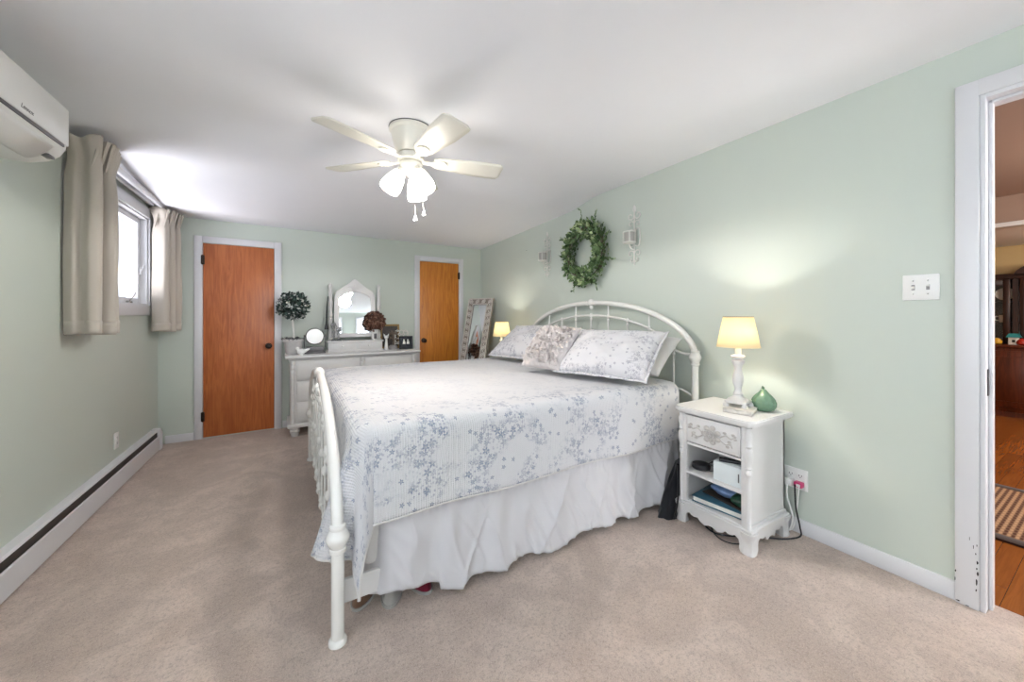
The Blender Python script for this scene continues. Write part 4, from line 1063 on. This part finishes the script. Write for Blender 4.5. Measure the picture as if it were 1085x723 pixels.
cable('second black cord tangled on the carpet under the near nightstand', [(2.30, 1.10, .012), (2.15, 1.05, .007), (2.03, 1.08, .006), (1.99, 1.15, .006), (2.05, 1.24, .006), (2.20, 1.30, .007)], .003, M['black'])

# ------------------------------------------------------------------ wreath and sconces
t = thing('wreath', 'round green leafy wreath hung above the headboard', 'wreath', (RX - .045, 2.70, 1.825))
rnd = random.Random(3)
g = G()
for k in range(5):
    g.tube([(.012 * math.sin(i * .9 + k * 1.3), (.245 + .02 * math.sin(i * .7 + k * 2)) * math.cos(2 * PI * i / 48), (.245 + .02 * math.cos(i * .8 + k)) * math.sin(2 * PI * i / 48)) for i in range(48)], .005, 6, True)
g.build('vine_ring', M['twig'], t)
g = G()
for k in range(1150):
    a = rnd.uniform(0, 2 * PI); q = rnd.uniform(0, 2 * PI); rr = .085 * math.sqrt(rnd.random())
    rad = .232 + rr * math.cos(q); x = -.02 - abs(rr * math.sin(q)) * .85
    p = Vector((x + .03, rad * math.cos(a), rad * math.sin(a)))
    out = Vector((0, math.cos(a), math.sin(a))); tan = Vector((0, -math.sin(a), math.cos(a)))
    d = tan * rnd.uniform(-1, 1) + out * (math.cos(q) * .9 + rnd.uniform(-.3, .3)) + Vector((-1, 0, 0)) * rnd.uniform(.1, .9)
    g.leaf(p, d, (-1, rnd.uniform(-.6, .6), rnd.uniform(-.6, .6)), rnd.uniform(.028, .052), rnd.uniform(.010, .017))
g.build('leaves', M['wreath'], t, 0, False)
for (a, L) in ((92, .14), (60, .12), (20, .10), (-15, .17), (-60, .13), (150, .09), (-110, .10)):
    a = math.radians(a); s0 = Vector((-.03, .30 * -math.cos(a), .30 * math.sin(a))); dr = Vector((-.15, -math.cos(a), math.sin(a))).normalized()
    tw = G(); tw.tube([s0 - dr * .05, s0 + dr * L * .5, s0 + dr * L * .75], .0018, 5)
    for k in range(7):
        f = k / 6 * L * .8; tw.leaf(s0 + dr * f, dr + Vector((rnd.uniform(-.6, .2), rnd.uniform(-.8, .8), rnd.uniform(-.8, .8))), (-1, .2, .1), .035, .010)
    tw.build('sprig', M['wreath'], t, 0, False)
def sconce(label, y, z, xw, cup_label):
    t = thing('wall_sconce', label, 'sconce', (xw, y, z)); x = -.010
    g = G(); r = .0048
    g.tube([(x, 0, -.24), (x, 0, .26)], r, 6)
    def scr(y0, z0, R, turns, a0, sg, T=1):
        return [(x, sg * (y0 + R * (1 - .75 * i / 26) * math.cos(a0 + turns * i / 26)), z0 + R * (1 - .75 * i / 26) * math.sin(a0 + turns * i / 26)) for i in range(27)]
    for sg in (1, -1):
        g.tube(scr(.038, .175, .036, 6.0, PI, sg), r, 6); g.tube(scr(.034, .105, .030, -5.6, PI * .9, sg), r * .9, 6)
        g.tube(catmull([(x, 0, .04), (x, sg * .03, .06), (x, sg * .055, .045), (x, sg * .055, -.06), (x, sg * .03, -.085), (x, 0, -.07)], 5), r, 6)
        g.tube(scr(.036, -.145, .034, -6.0, PI, sg), r, 6); g.tube(scr(.026, -.195, .022, 5.2, PI, sg), r * .9, 6)
        g.tube(catmull([(x, 0, .26), (x, sg * .014, .235), (x, sg * .012, .215), (x, 0, .205)], 4), r * .8, 6)
    g.build('scrollwork', M['iron_white'], t)
    g = G(); g.lathe([(.05, 0), (.052, .003), (.052, .009), (.046, .010)], 24, (-.070, 0, -.062)); g.box(-.075, x, -.006, .006, -.070, -.058)
    g.tube([(-.07 + .05 * math.cos(2 * PI * i / 24), .05 * math.sin(2 * PI * i / 24), .03) for i in range(24)], .003, 6, True)
    for a in (1.0, 2.4, 3.9, 5.3): g.tube([(-.07 + .05 * math.cos(a), .05 * math.sin(a), -.06), (-.07 + .05 * math.cos(a), .05 * math.sin(a), .03)], .003, 6)
    g.tube(catmull([(x, 0, -.11), (-.05, 0, -.105), (-.07, 0, -.075)], 5), .005, 6); g.build('candle_holder', M['iron_white'], t)
    c = thing('votive_cup', cup_label, 'candle', (xw - .070, y, z - .0515))
    g = G(); g.lathe([(.036, 0), (.040, .004), (.042, .075), (.040, .076), (.037, .01), (0, .008)], 24); g.build('glass_cup', M['candle'], c)
    G().lathe([(.0355, .011), (.0355, .05), (.03, .052), (0, .051)], 20).build('wax', M['paper'], c)
sconce('white scrolled wall sconce right of the wreath', 2.135, 1.885, RX, 'grey glass votive in the sconce right of the wreath')
sconce('white scrolled wall sconce left of the wreath', 3.31, 1.885, 2.401, 'grey glass votive in the sconce left of the wreath')

# ------------------------------------------------------------------ dresser (built in the far wall's frame)
DS0, DS1, DD = -.085, 1.225, .43
def fw_thing(name, label, cat, s, d, z, rz=0, group=None):
    p = FW @ Vector((s, -d, z)); return thing(name, label, cat, p, FANG + rz, group)
dz = .82
t = fw_thing('dresser', 'wide white chest of drawers between the two closet doors', 'dresser', DS0, .025 + DD, 0)
Lw = DS1 - DS0
g = G(); g.box(.02, Lw - .02, .02, DD, .13, .79, .004); g.box(-.005, Lw + .005, -.004, DD, .095, .135, .008); g.box(.005, Lw - .005, .008, DD, .77, .795, .006)
g.build('carcass', M['white'], t)
g = G(); g.box(-.025, Lw + .025, -.03, DD, .792, dz, .009, 3); g.build('top', M['white'], t)
mid = Lw * .53
for (a, b) in ((.075, mid - .028), (mid + .028, Lw - .075)):
    for (za, zb) in ((.150, .345), (.358, .555), (.568, .762)):
        dr = G(); dr.box(a, b, .006, .03, za, zb, .005); dr.box(a + .012, b - .012, .001, .008, za + .012, zb - .012, .004); o = dr.build('drawer', M['white'], t)
        kn = G()
        for k in range(6): kn.ball(((a + b) / 2 + .013 * math.cos(k * PI / 3), -.012, (za + zb) / 2 + .013 * math.sin(k * PI / 3)), (.009, .006, .009), 8, 6)
        kn.ball(((a + b) / 2, -.016, (za + zb) / 2), .008, 8, 6); kn.tube([((a + b) / 2, .004, (za + zb) / 2), ((a + b) / 2, -.012, (za + zb) / 2)], .005, 8)
        kn.build('knob', M['white'], o)
for sx in (.04, mid, Lw - .04):
    pr = [(.020, .135), (.022, .15), (.016, .16), (.015, .20), (.015, .60), (.019, .61), (.014, .625), (.020, .64), (.021, .66), (.014, .675), (.020, .69), (.021, .71), (.014, .725), (.020, .745), (.018, .77)]
    G().lathe(pr, 16, (sx, .012, 0)).build('pilaster', M['white'], t)
for sx in (.06, Lw - .06):
    for yy in (.06, DD - .06):
        G().lathe([(.030, 0), (.036, .006), (.034, .02), (.042, .035), (.048, .055), (.040, .07), (.052, .082), (.052, .096)], 18, (sx, yy, 0)).build('bun_foot', M['white'], t)

# vanity mirror on the dresser
vz = dz
t = fw_thing('vanity_mirror', 'white tabletop vanity mirror with turned posts on dresser', 'mirror', .585, .15, vz, math.radians(-3.2))
g = G(); g.box(-.285, .285, -.10, .09, .014, .105, .005); g.box(-.295, .295, -.11, .095, 0, .018, .006); g.box(-.298, .298, -.112, .095, .104, .122, .006); base = g.build('drawer_base', M['white'], t)
for a, b in ((-.265, -.01), (.01, .265)):
    d_ = G(); d_.box(a, b, -.106, -.098, .026, .096, .004); o = d_.build('drawer', M['white'], t); G().ball(((a + b) / 2, -.114, .061), .010, 10, 7).build('knob', M['ceramic'], o)
for sx in (-.258, .258):
    pr = [(.022, .12), (.022, .135), (.014, .145), (.020, .165), (.016, .20), (.012, .25), (.016, .32), (.020, .37), (.012, .385), (.018, .40), (.018, .43), (.012, .445), (.018, .50), (.019, .56), (.012, .60), (.015, .63), (.017, .66), (.011, .69), (.014, .72), (.016, .745), (.008, .765), (0, .775)]
    G().lathe([(r_ * 1.3, z_) for r_, z_ in pr], 16, (sx, 0, 0)).build('post', M['white'], t)
ou = [(-.215, .155), (.215, .155), (.222, .40), (.218, .63), (.195, .685), (.14, .72), (.07, .775), (.02, .82), (0, .83), (-.02, .82), (-.07, .775), (-.14, .72), (-.195, .685), (-.218, .63), (-.222, .40)]
inn = [(-.168, .20), (.168, .20), (.172, .40), (.170, .58), (.158, .622), (.12, .645), (.07, .668), (.02, .682), (0, .684), (-.02, .682), (-.07, .668), (-.12, .645), (-.158, .622), (-.170, .58), (-.172, .40)]
TM = trm(0, 0, .42) @ rotm('X', -4.7) @ trm(0, 0, -.42)
g = G(TM); g.ring(ou, inn, -.014, .012); fr = g.build('frame', M['white'], t, 30)
bv = fr.modifiers.new('bev', 'BEVEL'); bv.width = .004; bv.segments = 2; bv.limit_method = 'ANGLE'
cv = G(TM)
for k in range(-3, 4): cv.tube(catmull([(0, -.016, .69), (k * .018, -.019, .73), (k * .030, -.016, .765 - abs(k) * .012)], 4), .004, 6)
cv.ball((0, -.016, .69), (.014, .008, .012), 10, 6); cv.build('carved_shell', M['white'], fr)
g = G(TM); g.prism(inn, -.004, .0, 'y'); g.build('mirror_glass', M['mirror'], t, 0)
for sx in (-.235, .235): G().tube([(sx - .022, 0, .42), (sx + .022, 0, .42)], .007, 8).build('pivot', M['white'], t)

# dark bead necklace hanging on the mirror post
t = fw_thing('necklace', 'black tasselled necklace hanging from the left mirror post', 'necklace', .585 - .288, .155, 0)
g = G(); g.tube(catmull([(.006, 0, 1.44), (-.006, -.004, 1.34), (-.010, -.006, 1.24), (-.012, -.006, 1.14)], 8), [.004 + .006 * (i / 24) for i in range(25)], 8); g.build('strand', M['black'], t)
g = G(); g.lathe([(.004, .08), (.012, .06), (.018, .03), (.022, 0)], 12, (-.012, -.006, 1.07)); g.build('tassel', M['black'], t)

# topiary
t = fw_thing('potted_topiary', 'ball-shaped dark leafy topiary in pale pot on the dresser', 'plant', -.035, .24, dz)
g = G(); g.lathe([(.060, 0), (.068, .004), (.086, .125), (.096, .135), (.096, .160), (.088, .160), (.082, .13), (0, .125)], 26); g.build('pot', plain('pale_grey_planter', (206, 204, 204), .6, vary=.12, vscale=25, bump=.2), t)
rnd = random.Random(5)
g = G()
for k in range(150):
    a = rnd.uniform(0, 2 * PI); r = rnd.uniform(0, .09); p = (r * math.cos(a), r * math.sin(a), .145)
    g.leaf(p, (math.cos(a) * .8, math.sin(a) * .8, rnd.uniform(.2, 1)), (0, 0, 1), rnd.uniform(.03, .055), .007)
g.build('moss', M['moss'], t, 0, False)
G().tube(catmull([(0, 0, .13), (.006, .002, .22), (-.004, 0, .33), (.002, 0, .46)], 6), .010, 8).build('stem', M['iron_white'], t)
def leafball(c, R, n, L, w, seed):
    rn = random.Random(seed); g = G(); g.ball(c, R * .72, 16, 10)
    for k in range(n):
        v = Vector((rn.gauss(0, 1), rn.gauss(0, 1), rn.gauss(0, 1))).normalized(); p = Vector(c) + v * R * rn.uniform(.62, .92)
        d = v * rn.uniform(.2, 1) + Vector((rn.uniform(-1, 1), rn.uniform(-1, 1), rn.uniform(-1, 1))) * .8
        g.leaf(p, d, v, L * rn.uniform(.7, 1.2), w * rn.uniform(.7, 1.2))
    return g
leafball((0, 0, .505), .145, 560, .047, .014, 6).build('foliage_ball', M['topiary'], t, 0, False)
rn = random.Random(9)
for k in range(7):
    v = Vector((rn.gauss(0, 1), -abs(rn.gauss(0, 1)), rn.gauss(0, 1))).normalized(); G().ball(Vector((0, 0, .505)) + v * .135, .011, 8, 5).build('berry', M['ceramic'], t)
t = fw_thing('bird_figurine', 'small white ceramic bird in front of the topiary pot', 'figurine', .03, .40, dz, -.2)
g = G(); g.ball((0, 0, .036), (.040, .028, .030)); g.ball((-.030, 0, .066), (.020, .018, .019)); g.tube([(.030, 0, .04), (.06, 0, .055), (.078, 0, .064)], [.018, .012, .006], 8, flat=.4); g.lathe([(.022, 0), (.024, .004), (.016, .012)], 12); g.build('body', M['ceramic'], t)
G().lathe([(.005, 0), (.002, .010), (0, .013)], 8, T=trm(-.047, 0, .065) @ rotm('Y', -90)).build('beak', M['ceramic'], t)
# round make-up mirror
t = fw_thing('makeup_mirror', 'round tilting make-up mirror on grey base on the dresser', 'mirror', .165, .24, dz)
g = G(); g.box(-.10, .10, -.06, .06, 0, .018, .006); g.box(-.085, .085, -.05, .05, .017, .072, .008); g.build('base', M['greyplastic'], t)
g = G(); g.box(-.105, -.095, -.006, .006, .06, .20, .003); g.box(.095, .105, -.006, .006, .06, .20, .003); g.tube([(-.10, 0, .18), (.10, 0, .18)], .003, 6); g.build('uprights', M['greyplastic'], t)
X = trm(0, -.004, .180) @ rotm('X', 84)
G(X).lathe([(.080, -.008), (.090, -.006), (.090, .006), (.084, .009), (.080, .006)], 32).build('rim', M['greyplastic'], t); G(X).lathe([(.081, .004), (.081, .007)], 32).build('mirror_disc', plain('pale_mirror_disc', (228, 228, 226), .25, .2, vary=.01), t)
# crystal candlesticks
for k, (s, d, z, hh, lb) in enumerate(((.352, .215, dz + .122, .20, 'taller crystal candlestick at left end of the vanity mirror base'), (.402, .225, dz + .122, .155, 'shorter crystal candlestick in front of the mirror glass'))):
    t = fw_thing('candlestick', lb, 'candlestick', s, d, z)
    q = hh / .2
    G().lathe([(.030, 0), (.032, .006 * q), (.020, .016 * q), (.008, .03 * q), (.014, .05 * q), (.008, .065 * q), (.013, .085 * q), (.018, .10 * q), (.008, .12 * q), (.016, .14 * q), (.010, .155 * q), (.022, .17 * q), (.026, .185 * q), (.024, .20 * q), (.012, .195 * q)], 8, sq=0).build('stem', M['crystal'], t, 20)
    for a in range(5):
        th = a * 2 * PI / 5; G().lathe([(0, .0), (.006, -.012), (.004, -.028), (0, -.034)], 6, (.028 * math.cos(th), .028 * math.sin(th), .182 * q)).build('prism', M['crystal'], t, 0)
# dried flowers
t = fw_thing('flower_pot', 'white pot of dried brown flowers right of the vanity mirror', 'flower pot', .785, .228, dz + .122)
G().lathe([(.034, 0), (.036, .004), (.046, .11), (.050, .115), (.050, .125), (.044, .125), (.040, .10), (0, .095)], 22).build('pot', M['ceramic'], t)
G().box(-.016, .014, -.046, -.036, .015, .075, .002).build('tag', M['greyplastic'], t)
leafball((0, 0, .215), .112, 420, .042, .017, 12).build('dried_blooms', M['dried'], t, 0, False)
# gold frame leaning at the wall
def picture(name, label, s, d, z, w, h, b, mat, pic, lean=8, rz=0, th=.016):
    t = fw_thing(name, label, 'picture frame', s, d, z, rz); X = rotm('X', -lean)
    ou = [(-w / 2, 0), (w / 2, 0), (w / 2, h), (-w / 2, h)]; inn = [(-w / 2 + b, b), (w / 2 - b, b), (w / 2 - b, h - b), (-w / 2 + b, h - b)]
    fr = G(X).ring(ou, inn, -th / 2, th / 2).build('frame', mat, t, 30); bv = fr.modifiers.new('bev', 'BEVEL'); bv.width = .003; bv.segments = 2
    G(X).box(-w / 2 + b, w / 2 - b, -.001, .003, b, h - b).build('photo', pic, t); return t, X
picture('picture_frame', 'gold frame leaning on the wall behind the small figurines', 1.0, .085, dz, .235, .30, .024, M['gold'], M['photo_brown'])
t, X = picture('photo_frame', 'black framed photo with two white shapes at right end of dresser', 1.14, .28, dz, .165, .158, .010, M['black'], M['photo_dark'], 8, .0)
g = G(X)
for sx in (-.025, .022):
    g.ball((sx, -.002, .108), (.010, .0015, .012), 10, 5); g.prism([(sx - .018, .062), (sx + .018, .062), (sx + .014, .095), (sx - .012, .096)], -.003, -.0005, 'y')
g.build('figures', M['paper'], t)
t = fw_thing('cat_figurine', 'slender white cat figurine in front of the gold frame', 'figurine', .915, .235, dz)
G().lathe([(.022, 0), (.024, .01), (.020, .05), (.015, .09), (.013, .12), (.016, .14)], 14).build('body', M['ceramic'], t)
g = G(); g.ball((0, -.004, .150), (.026, .022, .022))
for s_ in (-1, 1): g.lathe([(.012, 0), (.007, .018), (0, .034)], 8, T=trm(s_ * .018, 0, .162) @ rotm('Y', s_ * 22))
g.build('head', M['ceramic'], t)
t = fw_thing('tree_sculpture', 'grey bronze branching sculpture on round stone base, before gold frame', 'sculpture', .995, .235, dz)
G().lathe([(.048, 0), (.052, .008), (.050, .035), (.036, .052), (0, .056)], 22).build('stone_base', M['stone'], t)
g = G(); g.tube(catmull([(0, 0, .05), (.004, 0, .11), (-.004, 0, .17), (.0, 0, .225)], 5), [.010 - .0004 * i for i in range(16)], 8)
for (a, z, L) in ((30, .10, .06), (150, .12, .06), (70, .15, .07), (115, .165, .06), (20, .17, .05), (165, .185, .05)):
    a = math.radians(a); g.tube(catmull([(0, 0, z), (.5 * L * math.cos(a), 0, z + .35 * L), (L * math.cos(a), .004, z + L * math.sin(a) + .01)], 4), .0045, 6)
    for k in range(6): g.leaf((L * math.cos(a) * (.5 + k * .09), 0, z + L * math.sin(a) * (.5 + k * .09)), (math.cos(a + k), -.4, math.sin(a + k)), (0, -1, 0), .022, .007)
g.build('branches', M['bronze'], t)
t = fw_thing('scroll_frame', 'white openwork scroll frame behind the black photo frame', 'ornament', 1.12, .14, dz)
g = G()
for i in range(3):
    for j in range(3): g.tube([(-.05 + i * .05 + .025 * math.cos(2 * PI * q / 18), -.004, .10 + j * .05 + .025 * math.sin(2 * PI * q / 18)) for q in range(18)], .005, 6, True)
g.tube([(-.08, 0, 0), (-.08, 0, .20), (0, 0, .225), (.08, 0, .20), (.08, 0, 0)], .006, 6); g.tube([(-.08, 0, .06), (.08, 0, .06)], .005, 6); g.build('lattice', M['iron_white'], t)

# ------------------------------------------------------------------ tall leaning mirror
t = bpy.data.objects.new('floor_mirror', None); COL.objects.link(t); tag(t, 'tall ornate silver-white easel mirror in the far right corner', 'mirror')
ux = Vector((.5, -.866, 0)); bk = Vector((.866, .5, 0)); upv = (Vector((0, 0, 1)) + bk * .26).normalized(); nz_ = ux.cross(upv)
org = Vector((1.715, 4.435, 0))
t.matrix_world = Matrix(((ux.x, -nz_.x, upv.x, org.x), (ux.y, -nz_.y, upv.y, org.y), (ux.z, -nz_.z, upv.z, org.z), (0, 0, 0, 1)))
mw, mh, mb = .385, 1.50, .085
g = G(); g.ring([(0, 0), (mw, 0), (mw, mh), (0, mh)], [(mb, mb), (mw - mb, mb), (mw - mb, mh - mb), (mb, mh - mb)], -.012, .012); fr = g.build('frame', plain('grey_wash_frame', (150, 140, 134), .6, vary=.2, vscale=40), t, 30)
g = G(); g.ring([(0, 0), (mw, 0), (mw, mh), (0, mh)], [(.012, .012), (mw - .012, .012), (mw - .012, mh - .012), (.012, mh - .012)], -.02, -.008); g.ring([(mb - .012, mb - .012), (mw - mb + .012, mb - .012), (mw - mb + .012, mh - mb + .012), (mb - .012, mh - mb + .012)], [(mb, mb), (mw - mb, mb), (mw - mb, mh - mb), (mb, mh - mb)], -.02, -.008)
cnt = 0
def motif(cx, cz, s):
    for q in range(2):
        a0 = q * PI + (cnt % 2) * PI / 2
        g.tube([(cx + s * (.2 + .8 * i / 12) * .032 * math.cos(a0 + i * .42), -.014, cz + s * (.2 + .8 * i / 12) * .040 * math.sin(a0 + i * .42)) for i in range(13)], .0058, 5)
    g.ball((cx, -.014, cz), (.010, .006, .010), 6, 4)
nz2 = 17
for k in range(nz2):
    z = .045 + (mh - .09) * k / (nz2 - 1)
    for x in (mb / 2, mw - mb / 2): cnt += 1; motif(x, z, 1)
for k in range(1, 3):
    for z in (mb / 2, mh - mb / 2): cnt += 1; motif(mb / 2 + (mw - mb) * k / 3, z, 1)
g.build('scrolled_moulding', M['silverframe'], fr, 40)
G().box(mb, mw - mb, -.003, .002, mb, mh - mb).build('mirror_glass', M['mirror'], t, 0)
g = G(); 
# easel leg, hinged near the top of the back and reaching the floor behind
X = t.matrix_world.inverted()
for fa in (.25, .75):
    top = t.matrix_world @ Vector((mw * fa, .016, 1.35)); foot = Vector((top.x + bk.x * .02 + ux.x * (.10 if fa > .5 else 0), top.y + bk.y * .02 + ux.y * 0, .01))
    g.tube([X @ top, X @ foot], .009, 8)
g.build('easel_leg', M['silverframe'], t)
